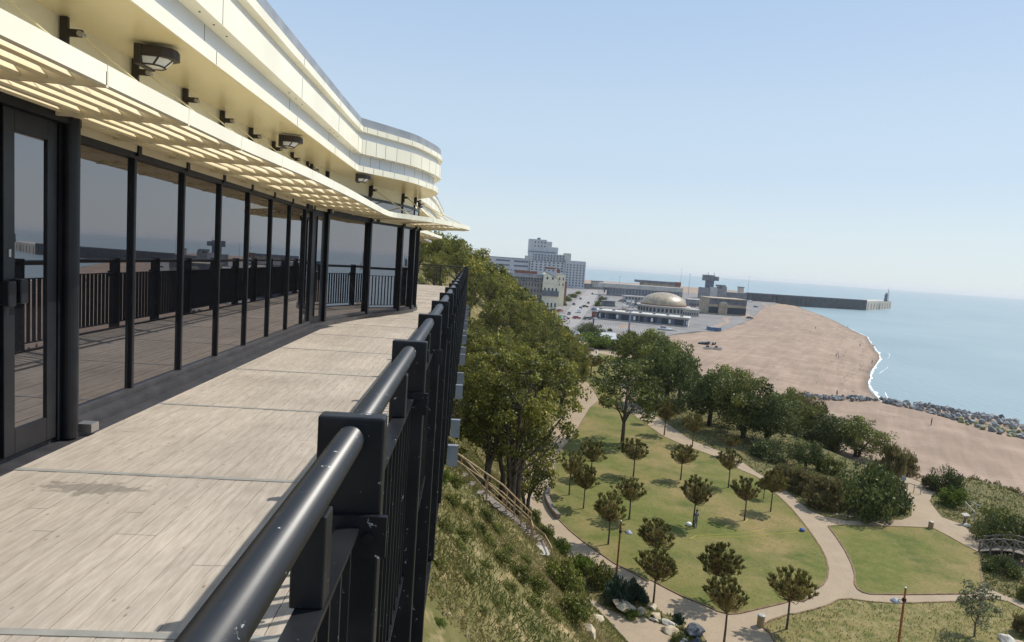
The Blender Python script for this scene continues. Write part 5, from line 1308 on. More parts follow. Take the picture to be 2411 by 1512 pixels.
def boat(p, rz, L, m, label):
    r = empty('beached_boat', p, rz, label, 'boat', 'boats drawn up on the shingle'); mb = MB(); n = 9; vs = []
    for i in range(n):
        t = i / (n - 1); w = L * .17 * (sin(pi * (.18 + .82 * (1 - t))) ** .7 if t < 1 else .02); x = (t - .5) * L
        vs += [(x, -w, .75 + .25 * t), (x, -w * .6, .05), (x, w * .6, .05), (x, w, .75 + .25 * t)]
    mb.add(vs, [(i * 4 + k, i * 4 + k + 1, i * 4 + 5 + k, i * 4 + 4 + k) for i in range(n - 1) for k in range(3)] + [(0, 3, 2, 1)]); mb.build('hull', M[m], r)
    MB().box(-L * .3, -L * .2, -L * .13, L * .13, .5, .6).box(L * .05, L * .15, -L * .13, L * .13, .5, .6).build('thwart', M['timber'], r)
    MB().box(-L * .15, L * .05, -L * .09, L * .09, .55, 1.5).build('cover', M['boatwhite' if m == 'boatdark' else 'boatdark'], r)
for i, (x, y, rz, L, m, lb) in enumerate([(640, 978, .2, 5.5, 'boatdark', 'long low dark boat leftmost of those on the shingle'), (686, 976, 1.2, 4.5, 'boatdark', 'dark boat in the middle of the upper row on the shingle'), (733, 982, .9, 4.5, 'boatdark', 'dark boat at the right of the upper row on the shingle'),
        (680, 1022, .1, 4.5, 'boatwhite', 'pale boat on the left of the lower row on the shingle'), (760, 1026, -.2, 4.5, 'boatwhite', 'pale low boat on the right of the lower row on the shingle')]):
    boat(ph(2, x, y), rz, L, m, lb)
# ================================================================== HARBOUR TOWN
def bmat(name, a, b=None): M[name] = mat(name, a, b or a, .25, .8)
bmat('hotel', (.42, .43, .45), (.50, .50, .51)); bmat('hotel_dark', (.13, .15, .20)); bmat('stoneterr', (.20, .185, .165), (.27, .25, .225)); bmat('slate', (.12, .13, .15), (.19, .20, .22))
bmat('creamw', (.66, .61, .47), (.74, .69, .54)); bmat('redtile', (.22, .085, .06), (.28, .12, .08)); bmat('winglass', (.05, .06, .08)); bmat('flatroof', (.42, .40, .37), (.52, .49, .45)); bmat('rendergrey', (.40, .39, .37), (.5, .48, .45))
bmat('oldstone', (.30, .24, .18), (.44, .36, .27)); bmat('seawall', (.13, .14, .16), (.19, .19, .20)); bmat('palewall', (.38, .36, .32), (.46, .43, .38)); bmat('shed', (.20, .20, .21), (.28, .275, .275)); bmat('green', (.05, .38, .08))
M['domeskin'] = mat('dome_skin', (.27, .21, .145), (.40, .32, .22), .4, .42, spec=.6)
def box_on(mb, r, x0, y0, x1, y1, Y, dep, mi=0, z0=None):
    """box whose front face fills this measured rectangle at distance Y"""
    ym = (y0 + y1) / 2; a = onY(r, x0, ym, Y); b = onY(r, x1, ym, Y); t = onY(r, (x0 + x1) / 2, y0, Y)[2]; bt = onY(r, (x0 + x1) / 2, y1, Y)[2] if z0 is None else z0
    mb.box(a[0], b[0], Y, Y + dep, bt, t, mi); return a[0], b[0], bt, t
class Bld:
    def __init__(s, name, label, cat, r, x, y, Y, group=None):
        p = onY(r, x, y, Y); s.o = np.array([p[0], Y, TOWN]); s.e = empty(name, s.o, 0, label, cat, group); s.r = r; s.nw = 0; s.rest = MB()
    def fin(s, mb, name, m):
        mb.v = [(v[0] - s.o[0], v[1] - s.o[1], v[2] - s.o[2]) for v in mb.v]; return mb.build(name, M[m] if isinstance(m, str) else m, s.e)
    def block(s, name, m, x0, y0, x1, y1, Y, dep, z0=None):
        mb = MB(); s.last = box_on(mb, s.r, x0, y0, x1, y1, Y, dep, 0, z0); return s.fin(mb, name, m)
    def wins(s, x0, x1, Y, zs, nx, fw=.5, h=1.5, m='winglass'):
        """rows of windows: each window a part (past a hundred, one part)"""
        for z in zs:
            for i in range(nx):
                c = x0 + (x1 - x0) * (i + .5) / nx; w = (x1 - x0) / nx * fw
                if s.nw < 98: mb = MB().box(c - w / 2, c + w / 2, Y - .08, Y + .2, z, z + h); s.fin(mb, 'window', m); s.nw += 1
                else: s.rest.box(c - w / 2, c + w / 2, Y - .08, Y + .2, z, z + h)
    def done(s):
        if s.rest.v: s.fin(s.rest, 'window', 'winglass')['kind'] = 'stuff'
        return s.e
TZ = TOWN
# --- hotel
YH = 860.
H = Bld('hotel', 'huge white stepped hotel block with a long left wing above the harbour', 'hotel', 10, 1600, 900, YH)
H.block('wing', 'hotel', 100, 388, 1045, 640, YH + 4, 18, TZ); x0, x1, zb, zt = H.last
H.block('wing_roof', 'hotel_dark', 90, 381, 1045, 389, YH + 3.5, 19)
for (q0, q1) in ((0, .35), (.42, .70), (.72, 1)):
    for dz in (5.0, 11.0): mb = MB().box(x0 + (x1 - x0) * q0 + 2, x0 + (x1 - x0) * q1 - 2, YH + 3.8, YH + 4.5, zt - dz, zt - dz + 2.4); H.fin(mb, 'ribbon_window', 'hotel_dark')
H.wins(x0, x1, YH + 4, [zt - 17, zt - 23], 22, .3, 2.2)
H.block('main_block', 'hotel', 1045, 455, 1640, 900, YH, 26, TZ); a0, a1, zb, zm = H.last
H.block('right_block', 'hotel', 1600, 448, 1905, 900, YH - 4, 26, TZ); b0, b1, zb, zr = H.last
H.wins(b0, b1, YH - 4, [TZ + 3 + 3.4 * i for i in range(9)], 6, .4, 1.7)
H.wins(a0, a1, YH, [zm - 2.5 - 3.4 * i for i in range(4)], 9, .4, 1.7)
H.block('stepped_floor', 'hotel', 1040, 340, 1690, 460, YH + 3, 20); c0, c1, cz, ct = H.last
for i in range(3):
    z = cz + .8 + i * (ct - cz) / 3.1
    mb = MB().box(c0 + 5, c1 - 6, YH + 2.2, YH + 3.4, z, z + 1.7); H.fin(mb, 'balcony_recess', 'hotel_dark')
    for k in range(11): q = c0 + 5 + (c1 - c0 - 11) * (k + .5) / 11; H.fin(MB().box(q - .8, q + .8, YH + 1.8, YH + 3.3, z - .2, z + 1.9), 'balcony_fin', 'hotel')
H.block('right_turret', 'rendergrey', 1590, 330, 1688, 448, YH + 1, 14)
H.block('tower', 'hotel', 1040, 112, 1310, 342, YH + 6, 16); t0, t1, tb, tt = H.last
H.block('tower', 'hotel', 1300, 150, 1392, 342, YH + 6.5, 14); H.block('tower', 'hotel', 1380, 238, 1490, 342, YH + 7, 12)
H.wins(t0 + 6, t1, YH + 6, [tt - 5, tt - 10], 4, .35, 2); mb = MB().box(t0, t1 + 14, YH + 5.6, YH + 6.5, tt - 17, tt - 16); H.fin(mb, 'tower_band', 'hotel_dark')
mb = MB().box(t0, t1 + 25, YH + 5.6, YH + 6.5, tt - 29, tt - 27.6); H.fin(mb, 'tower_band', 'hotel_dark')
H.block('roof_plant', 'slate', 1175, 88, 1218, 116, YH + 8, 6); H.block('side_turret', 'rendergrey', 985, 365, 1045, 430, YH + 3, 12); H.done()
# --- terrace of stone houses with the cream gabled end
YT = 432.
T_ = Bld('stone_terrace', 'grey stone terrace under a dormered mansard roof with a cream gabled end house', 'building', 10, 1240, 1190, YT)
T_.block('wall', 'stoneterr', 655, 752, 1245, 1170, YT + 3, 14, TZ); x0, x1, zb, zt = T_.last
T_.wins(x0 + 1, x1, YT + 3, [TZ + 2 + 3.9 * i for i in range(5)], 12, .32, 2.1)
mb = MB(); a, b = x0, x1; z1 = onY(10, 950, 640, YT + 3)[2]
mb.add([(a, YT + 2.5, zt), (b, YT + 2.5, zt), (b, YT + 17, zt), (a, YT + 17, zt), (a + 1, YT + 5, z1), (b - .5, YT + 5, z1), (b - .5, YT + 15, z1), (a + 1, YT + 15, z1)], [(0, 1, 5, 4), (1, 2, 6, 5), (2, 3, 7, 6), (3, 0, 4, 7), (4, 5, 6, 7)])
rf = T_.fin(mb, 'mansard_roof', 'slate')
for i in range(11):
    c = a + 1.5 + (b - a - 2.5) * (i + .5) / 11; mb = MB().box(c - .7, c + .7, YT + 2.3, YT + 4.6, zt + .8, zt + 3.0); T_.fin(mb, 'dormer', 'palewall'); mb = MB().box(c - .45, c + .45, YT + 2.2, YT + 2.6, zt + 1.1, zt + 2.6); T_.fin(mb, 'window', 'winglass')
for i in range(5):
    c = a + 8 + (b - a - 12) * i / 4.5; mb = MB().box(c - 1.6, c + 1.6, YT + 9, YT + 10, z1 - .3, z1 + 1.9); T_.fin(mb, 'chimney', 'redtile')
T_.block('end_wall', 'creamw', 1243, 788, 1490, 1190, YT, 16, TZ); e0, e1, _, ez = T_.last
apex = onY(10, 1300, 628, YT)
mb = MB(); mb.add([(e0, YT, ez), (e1, YT, ez), (e1 - 1, YT, ez + 3), (apex[0] + .6, YT, apex[2]), (e0 + .5, YT, apex[2] - 1), (e0, YT + 16, ez), (e1, YT + 16, ez), (e1 - 1, YT + 16, ez + 3), (apex[0] + .6, YT + 16, apex[2]), (e0 + .5, YT + 16, apex[2] - 1)],
       [(0, 1, 2, 3, 4), (5, 9, 8, 7, 6), (0, 4, 9, 5), (4, 3, 8, 9)]); T_.fin(mb, 'gable', 'creamw')
mb = MB(); mb.add([(e1 + .2, YT - .3, ez), (e1 - .9, YT - .3, ez + 3.2), (apex[0] + .6, YT - .3, apex[2] + .3), (apex[0] + .6, YT + 16.2, apex[2] + .3), (e1 - .9, YT + 16.2, ez + 3.2), (e1 + .2, YT + 16.2, ez)], [(0, 1, 4, 5), (1, 2, 3, 4)]); T_.fin(mb, 'gable_roof', 'slate')
zs = [onY(10, 1370, y, YT)[2] for y in (1160, 930, 860, 735)]
T_.wins(e0 + .3, e1 - .3, YT, [zs[0], zs[1]], 4, .42, 2.8); T_.wins(e0 + .8, e1 - 2.5, YT, [zs[3]], 2, .3, 1.7)
zc = onY(10, 1370, 985, YT)[2]; mb = MB().box(e0 - .2, e1 + .2, YT - .9, YT, zc - .3, zc + 3.4); T_.fin(mb, 'verandah', 'slate')
mb = MB().box(e0 - .3, e1 + .3, YT - .5, YT, ez - .2, ez + .35); T_.fin(mb, 'cornice', 'creamw')
T_.block('chimney', 'redtile', 1478, 575, 1520, 640, YT + 8, 2); T_.block('chimney', 'redtile', 1290, 545, 1450, 575, YT + 14, 2); T_.done()
b = Bld('small_house', 'cream house with a flat top just right of the terrace end', 'building', 10, 1540, 860, YT + 25); b.block('wall', 'creamw', 1478, 660, 1592, 1000, YT + 25, 10, TZ); x0, x1, _, zt = b.last; b.wins(x0, x1, YT + 25, [zt - 4, zt - 8], 2, .3, 2); b.block('roof_edge', 'palewall', 1474, 648, 1596, 660, YT + 24.7, 11); b.done()
b = Bld('red_roof_house', 'low house with a red roof below the right side of the hotel', 'building', 10, 1620, 900, YT + 90); b.block('wall', 'redtile', 1590, 780, 1625, 880, YT + 90, 8, TZ); b.block('roof', 'slate', 1580, 765, 1632, 782, YT + 89.7, 9); b.done()
b = Bld('back_house', 'white rendered house with dark roof at the left behind the terrace', 'building', 10, 700, 640, YT + 60); b.block('wall', 'creamw', 655, 615, 745, 700, YT + 60, 10, TZ); b.block('roof', 'slate', 540, 640, 660, 690, YT + 58, 10, TZ); b.done()

# generic flat building
def flat(name, label, cat, r, x0, y0, x1, y1, wall='rendergrey', roof='flatroof', rp=10, dep=14, nw=6, wh=1.8, rows=1, zt=TOWN):
    P = pz(r, (x0 + x1) / 2, y1, TOWN); Y = P[1]; b = Bld(name, label, cat, r, (x0 + x1) / 2, y1, Y); b.block('wall', wall, x0, y0 + rp, x1, y1, Y, dep, TOWN)
    xa, xb, _, z = b.last; mb = MB().box(xa - .6, xb + .6, Y - .8, Y + dep + .5, z, z + max(.5, (onY(r, x0, y0, Y)[2] - onY(r, x0, y0 + rp, Y)[2]))); b.fin(mb, 'roof', roof)
    if nw: b.wins(xa + .5, xb - .5, Y, [TOWN + 1. + i * (z - TOWN - .8) / rows for i in range(rows)], nw, .55, min(wh, (z - TOWN) / rows * .6))
    b.done(); return b, xa, xb, Y, z
# long low arcade runs away at an angle: built from its two measured ends
A0 = pz(1, 1640, 1075, TOWN); A1 = pz(2, 497, 822, TOWN)
L = np.linalg.norm((A1 - A0)[:2]); d = (A1 - A0) / L; n_ = np.array([-d[1], d[0], 0]); r = empty('arcade_building', A0, math.atan2(d[1], d[0]), 'long low flat roofed building with a row of dark shop bays beside the car park', 'building')
MB().box(0, L, .0, 13, -.5, 4.6).build('wall', M['rendergrey'], r); MB().box(-.6, L + .6, -1.2, 13.6, 4.6, 5.3).build('roof', M['flatroof'], r)
for i in range(22):
    c = L * (i + .5) / 22; w = L / 22 * random.choice([.35, .5, .7]); MB().box(c - w, c + w, -.12, .1, .6, 3.9).build('shop_bay', M['winglass' if i % 3 else 'hotel_dark'], r)
    if i % 4 == 1: MB().box(c + w * .2, c + w * .9, -.25, -.05, 1.2, 3.4).build('shutter', M['white'], r)
for i in range(7): MB().box(L * (i + .5) / 7 - 1, L * (i + .5) / 7 + .6, 4, 6, 5.3, 6.1).build('roof_vent', M['slate'], r)
# domed hall
C0 = pz(2, 330, 712, TOWN); kx = C0[1] / FOC / (2.411 * 1.6099); Rr = 215 * kx
r = empty('domed_hall', (C0[0], C0[1] + Rr, TOWN), 0, 'round hall with a shallow bronze coloured dome on a low drum', 'building')
MB().lathe([(Rr * 1.12, -.5), (Rr * 1.12, 5.2)], 40).build('drum', M['palewall'], r); MB().lathe([(Rr * 1.2, 5.2), (Rr * 1.2, 6.0)], 40).build('drum_roof', M['rendergrey'], r)
prof = [(Rr * cos(t), 6.3 + Rr * .55 * sin(t)) for t in np.linspace(.0, 1.52, 12)]; MB().lathe([(Rr * 1.02, 5.9), (Rr * 1.02, 6.5)], 40).build('dome_rim', M['redtile'], r); MB().lathe(prof, 40).build('dome', M['domeskin'], r, smooth=True)
for i in range(40):
    a = 2 * pi * i / 40; mb = MB(); mb.obox((Rr * 1.125 * cos(a), Rr * 1.125 * sin(a), 3), (.1 * cos(a), .1 * sin(a), 0), (-Rr * .05 * sin(a), Rr * .05 * cos(a), 0), (0, 0, 1.3)); mb.build('window', M['winglass'], r)
flat('annex_building', 'low white annex joined to the right side of the domed hall', 'building', 2, 380, 655, 600, 722, 'palewall', 'flatroof', 10, 10, 10)
# ruined amusement building of stone
b, xa, xb, Y, z = flat('stone_amusement_building', 'old brown stone amusement building with open ends near the beach', 'building', 2, 690, 560, 1030, 712, 'oldstone', 'oldstone', 8, 22, 0)
for i in range(14): c = xa + (xb - xa) * (i + .5) / 14; b.fin(MB().box(c - 1.2, c + 1.2, Y - .1, Y + .3, TOWN + 1, TOWN + 6), 'window', 'winglass'); b.fin(MB().box(c - 1.2, c + 1.2, Y - .1, Y + .3, TOWN + 8, TOWN + 12), 'window', 'slate')
b.fin(MB().box(xa + 14, xb - 22, Y - 1.5, Y - .1, TOWN, TOWN + 9), 'front_bay', 'oldstone'); b.fin(MB().box(xa + 13, xb - 21, Y - 1.8, Y, TOWN + 9, TOWN + 10), 'bay_roof', 'flatroof')
# control tower on the pier
YP = 800.
b = Bld('control_tower', 'dark concrete tower with an overhanging top cabin near the breakwater', 'tower', 2, 740, 550, YP)
b.block('base_block', 'shed', 630, 465, 850, 555, YP, 16, TZ); b.block('base_block', 'rendergrey', 700, 455, 765, 540, YP - 1, 16, TZ); b.block('shaft', 'hotel_dark', 680, 395, 735, 470, YP + 2, 10); b.block('cabin', 'slate', 665, 345, 745, 398, YP, 14); b.block('side_cabin', 'slate', 735, 360, 782, 398, YP + 2, 10)
b.block('gantry', 'slate', 765, 435, 845, 450, YP + 1, 5); b.block('gantry_leg', 'slate', 770, 450, 785, 500, YP + 1, 5); b.block('gantry_leg', 'shed', 805, 450, 850, 550, YP - .5, 10); b.block('mast', 'slate', 683, 320, 686, 346, YP + 5, .5); b.block('mast', 'slate', 738, 322, 741, 346, YP + 5, .5)
x0, x1, _, zt = b.last; b.done()
# pier station sheds
b = Bld('station_shed', 'long white roofed harbour station shed behind the dome', 'building', 2, 200, 530, 700); b.block('wall', 'shed', -220, 470, 450, 530, 700, 14, TZ); b.block('roof', 'flatroof', -300, 440, 455, 478, 699, 16); xa, xb, _, z = b.last; b.wins(xa + 3, xb - 3, 700, [TOWN + 3], 24, .5, 5, 'hotel_dark'); b.done()
b = Bld('warehouse', 'brown warehouse with a dark curved roof edge standing above the station shed', 'building', 2, 240, 450, 860); b.block('wall', 'oldstone', 90, 415, 430, 470, 860, 20, TZ); b.block('roof', 'slate', 45, 400, 395, 422, 859, 22); b.block('end_block', 'redtile', 385, 410, 435, 445, 858, 8); b.done()
flat('quay_house', 'pale twin chimneyed house at the end of the road beside the hotel', 'building', 1, 1640, 650, 1760, 745, 'palewall', 'slate', 8, 12, 5)
flat('quay_sheds', 'row of low brown and grey sheds right of the quay house', 'building', 1, 1760, 675, 1950, 755, 'stoneterr', 'flatroof', 8, 12, 8)
flat('harbour_kiosk', 'low dark shed between the hotel foot and the quay house', 'building', 1, 1545, 680, 1640, 740, 'slate', 'slate', 6, 10, 0)
flat('fun_fair_stall', 'blue grey stall with white awning left of the stone building', 'stall', 9, 1390, 560, 1560, 640, 'shed', 'flatroof', 8, 10, 6)
flat('market_stall', 'low white roofed stall behind the dome on its left', 'stall', 9, 650, 520, 880, 570, 'rendergrey', 'flatroof', 14, 8, 6)
flat('round_stall', 'grey roofed stall in the planted island left of the dome', 'stall', 9, 410, 575, 540, 640, 'slate', 'slate', 10, 8, 0)
flat('pier_hut', 'small hut with a gantry roof at the landward end of the breakwater', 'hut', 2, 960, 452, 1008, 515, 'palewall', 'slate', 8, 5, 0)
# blue huts, kiosk on a dark post, marquees
P = pz(2, 755, 856, TOWN); k = P[1] / FOC / (2.411 * 1.6099); r = empty('blue_beach_hut', P, .05, 'blue double hut alone on the edge of the shingle', 'hut')
for s_ in (-1, 1): MB().box(s_ * 26 * k - 24 * k, s_ * 26 * k + 24 * k, 0, 6, 0, 30 * k).build('cabin', M['hutblue'], r); MB().box(s_ * 26 * k - 25 * k, s_ * 26 * k + 25 * k, -.3, 6.3, 30 * k, 34 * k).build('roof', M['shed'], r)
P = pz(1, 1650, 1150, TOWN); k = P[1] / FOC / (3.014 * 1.6099); r = empty('kiosk_tower', P, 0, 'dark mushroom shaped kiosk on a post at the car park entrance', 'kiosk')
MB().lathe([(10 * k, 0), (10 * k, 70 * k)], 10).build('post', M['hotel_dark'], r); MB().lathe([(52 * k, 70 * k), (55 * k, 76 * k), (12 * k, 95 * k)], 14).build('canopy', M['slate'], r)
MB().lathe([(26 * k, 95 * k), (26 * k, 160 * k)], 12).build('cabin', M['redtile'], r); MB().lathe([(45 * k, 160 * k), (45 * k, 168 * k)], 14).build('ring', M['white'], r); MB().lathe([(42 * k, 168 * k), (30 * k, 195 * k), (10 * k, 205 * k)], 14).build('roof', M['hotel_dark'], r)
M['tent'] = mat('tent_grey', (.36, .38, .40), (.42, .44, .46), 1., .6)
def tent(r_, x0, y0, x1, y1, rz, label, z=PARK):
    a = pz(r_, x0, y1, z); b_ = pz(r_, x1, y1, z); w = abs(b_[0] - a[0]); c = (a + b_) / 2; hh = (y1 - y0) * c[1] / FOC / (REG[r_][2] * 1.6099)
    r = empty('park_pavilion', c, rz, label, 'pavilion'); e = hh * .38; mb = MB()
    mb.add([(-w / 2, -w * .3, e), (w / 2, -w * .3, e), (w / 2, w * .3, e), (-w / 2, w * .3, e), (-w * .25, 0, hh), (w * .3, 0, hh)], [(0, 1, 5, 4), (1, 2, 5), (2, 3, 4, 5), (3, 0, 4), (0, 3, 2, 1)]); mb.build('roof', M['tent'], r)
    for sx in (-1, 1):
        for sy in (-1, 1): MB().tube([(sx * w * .45, sy * w * .25, 0), (sx * w * .45, sy * w * .25, e)], .12, 8).build('pole', M['hotel_dark'], r)
    MB().box(-w * .3, w * .3, .0, w * .2, 0, e).build('back_wall', M['hotel_dark'], r)
tent(1, 1680, 1235, 1940, 1345, .15, 'grey roofed pavilion right of the round dark tree', PARK - 1.5)
tent(1, 1350, 1215, 1500, 1320, -.35, 'grey pavilion roof half hidden left of the round dark tree', PARK - 1.5)
# green banner
P = pz(1, 1255, 1150, TOWN); k = P[1] / FOC / (3.014 * 1.6099); r = empty('banner', P, 0, 'tall green banner on a pole at the car park corner', 'banner')
MB().tube([(-8 * k, 0, 0), (-8 * k, 0, 112 * k)], 1.2 * k, 8).build('pole', M['lead'], r); mb = MB(); mb.prism([(-6 * k, -.1), (22 * k, .1), (22 * k, .25), (-6 * k, .05)], 22 * k, 110 * k); mb.build('flag', M['green'], r)
# lamp masts
def mast(r_, x, y0, y1, label, head=1.2, z=TOWN, m='lead'):
    P = pz(r_, x, y1, z); k = P[1] / FOC / (REG[r_][2] * 1.6099); H_ = (y1 - y0) * k; r = empty('lamp_mast', P, 0, label, 'lamp mast')
    MB().tube([(0, 0, 0), (0, 0, H_)], [.3, .16], 8).build('pole', M[m], r); MB().box(-head, head, -.3, .3, H_ - .25, H_ + .35).build('lamp_head', M[m], r)
for a in [(2, 425, 285, 470, 'tallest floodlight mast rising above the horizon behind the warehouse'), (2, 500, 338, 530, 'floodlight mast between the warehouse and the control tower'), (1, 1945, 600, 715, 'dark mast on the quay right of the hotel'),
          (1, 2050, 985, 1235, 'thin lamp mast in front of the long low building'), (1, 1995, 735, 905, 'pale lamp mast in the harbour car park'), (2, 1045, 355, 500, 'thin mast on the landward end of the breakwater'),
          (9, 705, 680, 925, 'dark lamp mast at the left side of the domed hall')]: mast(*a)
# crane lattice far behind the hill
P = onY(10, 160, 380, 900); r = empty('gas_holder_frame', (P[0], 900, TOWN), 0, 'faint lattice frame far behind the left wing of the hotel', 'frame'); w = 90 * 900 / FOC / (4.086 * 1.6099); zt = onY(10, 160, 240, 900)[2] - TOWN
for i in range(5): x = -w + i * w / 2; MB().tube([(x, 0, 0), (x, 0, zt - abs(i - 2) * 1.5)], .35, 6).build('upright', M['shed'], r)
for z in (.6, .8, .97): MB().tube([(-w, 0, zt * z), (w, 0, zt * z)], .3, 6).build('crosspiece', M['shed'], r)
# breakwater
zt = -18.
bw = empty('breakwater', (379, 875, SEA), 0, 'long straight dark stone breakwater reaching out into the sea', 'breakwater')
E0 = pz(2, 2125, 667, SEA); E1 = pz(2, 2350, 650, SEA); W0 = at(*D(2, 850, 505), zt); o_ = np.array([379, 875, SEA]); zt = at(*D(2, 2125, 580), zt)[2]
tp = onY(2, 2125, 580, E0[1])[2]; top_l = tp - SEA
def seg(a, b_, wd, h, m, nm, z0=-2):
    d = _u(np.array([b_[0] - a[0], b_[1] - a[1], 0])); n_ = np.array([-d[1], d[0], 0]) * wd
    return MB().prism([tuple((q - o_)[:2]) for q in (a, b_, b_ + n_, a + n_)], z0, h).build(nm, M[m], bw)
A_ = at(*D(2, 1040, 512), tp); 
seg(np.array([A_[0], A_[1], 0]) + (E0 - A_) * np.array([-.25, -.25, 0]), E0, 14, top_l, 'seawall', 'wall'); seg(A_ * np.array([1, 1, 0]), E0, 3, top_l + 1.2, 'seawall', 'parapet')
seg(E0, E1, 26, top_l - .6, 'palewall', 'pier_head'); 
for i in range(9):
    q = E0 + (E1 - E0) * (i + .5) / 9; d = _u((E1 - E0) * np.array([1, 1, 0])); n_ = np.array([d[1], -d[0], 0]); c = q + n_ * .15 - o_; MB().obox((c[0], c[1], 5), d * 2.2, n_ * .4, (0, 0, 4.5)).build('buttress', M['oldstone'], bw)
q = onY(2, 2305, 570, (E0[1] + E1[1]) / 2); r = empty('harbour_light', (q[0], q[1], SEA + top_l - .6), 0, 'small dark lighthouse tower on the breakwater head', 'lighthouse'); MB().lathe([(2.6, 0), (2.0, 9), (2.8, 9.3), (2.8, 10), (1.5, 10.2), (1.5, 12), (.2, 13.5)], 12).build('tower', M['hotel_dark'], r)
q = onY(2, 2322, 570, (E0[1] + E1[1]) / 2); r = empty('signal_mast', (q[0], q[1], SEA + top_l - .6), 0, 'pale lattice mast right of the small lighthouse', 'mast'); MB().tube([(-1.5, 0, 0), (0, 0, 20)], .3, 6).tube([(1.5, 0, 0), (0, 0, 20)], .3, 6).tube([(-1.2, 0, 6), (1, 0, 8)], .2, 6).tube([(-.8, 0, 12), (.8, 0, 12)], .2, 6).build('lattice', M['rendergrey'], r)
# slipway boat trailer near the beach
P = pz(2, 290, 850, TOWN); r = empty('boat_on_trailer', P, -.6, 'white and grey boat on a trailer at the edge of the shingle', 'boat'); r.scale = (.42,) * 3; mb = MB(); mb.prism([(-9, -2), (5, -2.4), (10, 0), (5, 2.4), (-9, 2)], 1.2, 3.0); mb.build('hull', M['white'], r); MB().box(-6, 1, -1.5, 1.5, 3.0, 4.6).build('cabin', M['hotel_dark'], r); MB().box(-10, 14, -.3, .3, .5, 1.1).build('trailer', M['slate'], r)

# cars
CP = {}
for nm, c in (('white', (.75, .76, .77)), ('silver', (.42, .44, .46)), ('black', (.02, .02, .025)), ('red', (.38, .03, .025)), ('blue', (.04, .09, .25)), ('grey', (.14, .145, .155))): M['car_' + nm] = mat('car_paint_' + nm, c, rough=.25, metal=.0, coat=.8)
def car_mesh(paint, van=False):
    mb = MB(); W = .88
    if van: pr = [(-2.5, .35), (-2.55, 1.1), (-2.5, 2.2), (1.3, 2.25), (1.9, 1.35), (2.5, 1.1), (2.55, .4)]
    else: pr = [(-2.15, .35), (-2.15, .85), (-1.9, .95), (1.0, .98), (2.05, .82), (2.12, .4)]
    n = len(pr); vs = [(x, -W, z) for x, z in pr] + [(x, W, z) for x, z in pr]; mb.add(vs, [tuple(range(n)), tuple(reversed(range(n, 2 * n)))] + [(i, n + i, n + (i + 1) % n, (i + 1) % n) for i in range(n)], 0)
    if not van:
        q = [(-1.75, .94), (-1.3, 1.42), (.15, 1.45), (.95, .97)]; n = 4; w0, w1 = .82, .66; vs = [(x, -(w0 if z < 1 else w1), z) for x, z in q] + [(x, (w0 if z < 1 else w1), z) for x, z in q]
        mb.add(vs, [(0, 1, 2, 3), (7, 6, 5, 4), (0, 4, 5, 1), (2, 6, 7, 3)], 1); mb.box(-1.28, .12, -.66, .66, 1.43, 1.47, 0)
    else: mb.box(.9, 1.6, -.89, .89, 1.4, 1.95, 1); mb.add([(1.34, -.75, 2.2), (1.34, .75, 2.2), (1.88, .8, 1.42), (1.88, -.8, 1.42)], [(0, 1, 2, 3)], 1)
    for x in (-1.35, 1.35):
        for y in (-.9, .78): mb.tube([(x, y, .33), (x, y + .14, .33)], .33, 12, 2)
    me = bpy.data.meshes.new('car'); me.from_pydata(mb.v, [], mb.f)
    for m in (M['car_' + paint], M['carglass'], M['tyre']): me.materials.append(m)
    me.polygons.foreach_set('material_index', mb.m); return me
def car(r_, x, y, rz, paint, label, van=False, sc=1.15, z=TOWN + .09):
    P = pz(r_, x, y, z); k = (paint, van)
    if k not in CP: CP[k] = car_mesh(paint, van)
    o = bpy.data.objects.new('van' if van else 'parked_car', CP[k]); link(o); o.location = tuple(P); o.rotation_euler = (0, 0, rz); o.scale = (sc,) * 3
    tag(o, label, 'van' if van else 'car', 'cars on the harbour road and car parks')
ra = 1.35
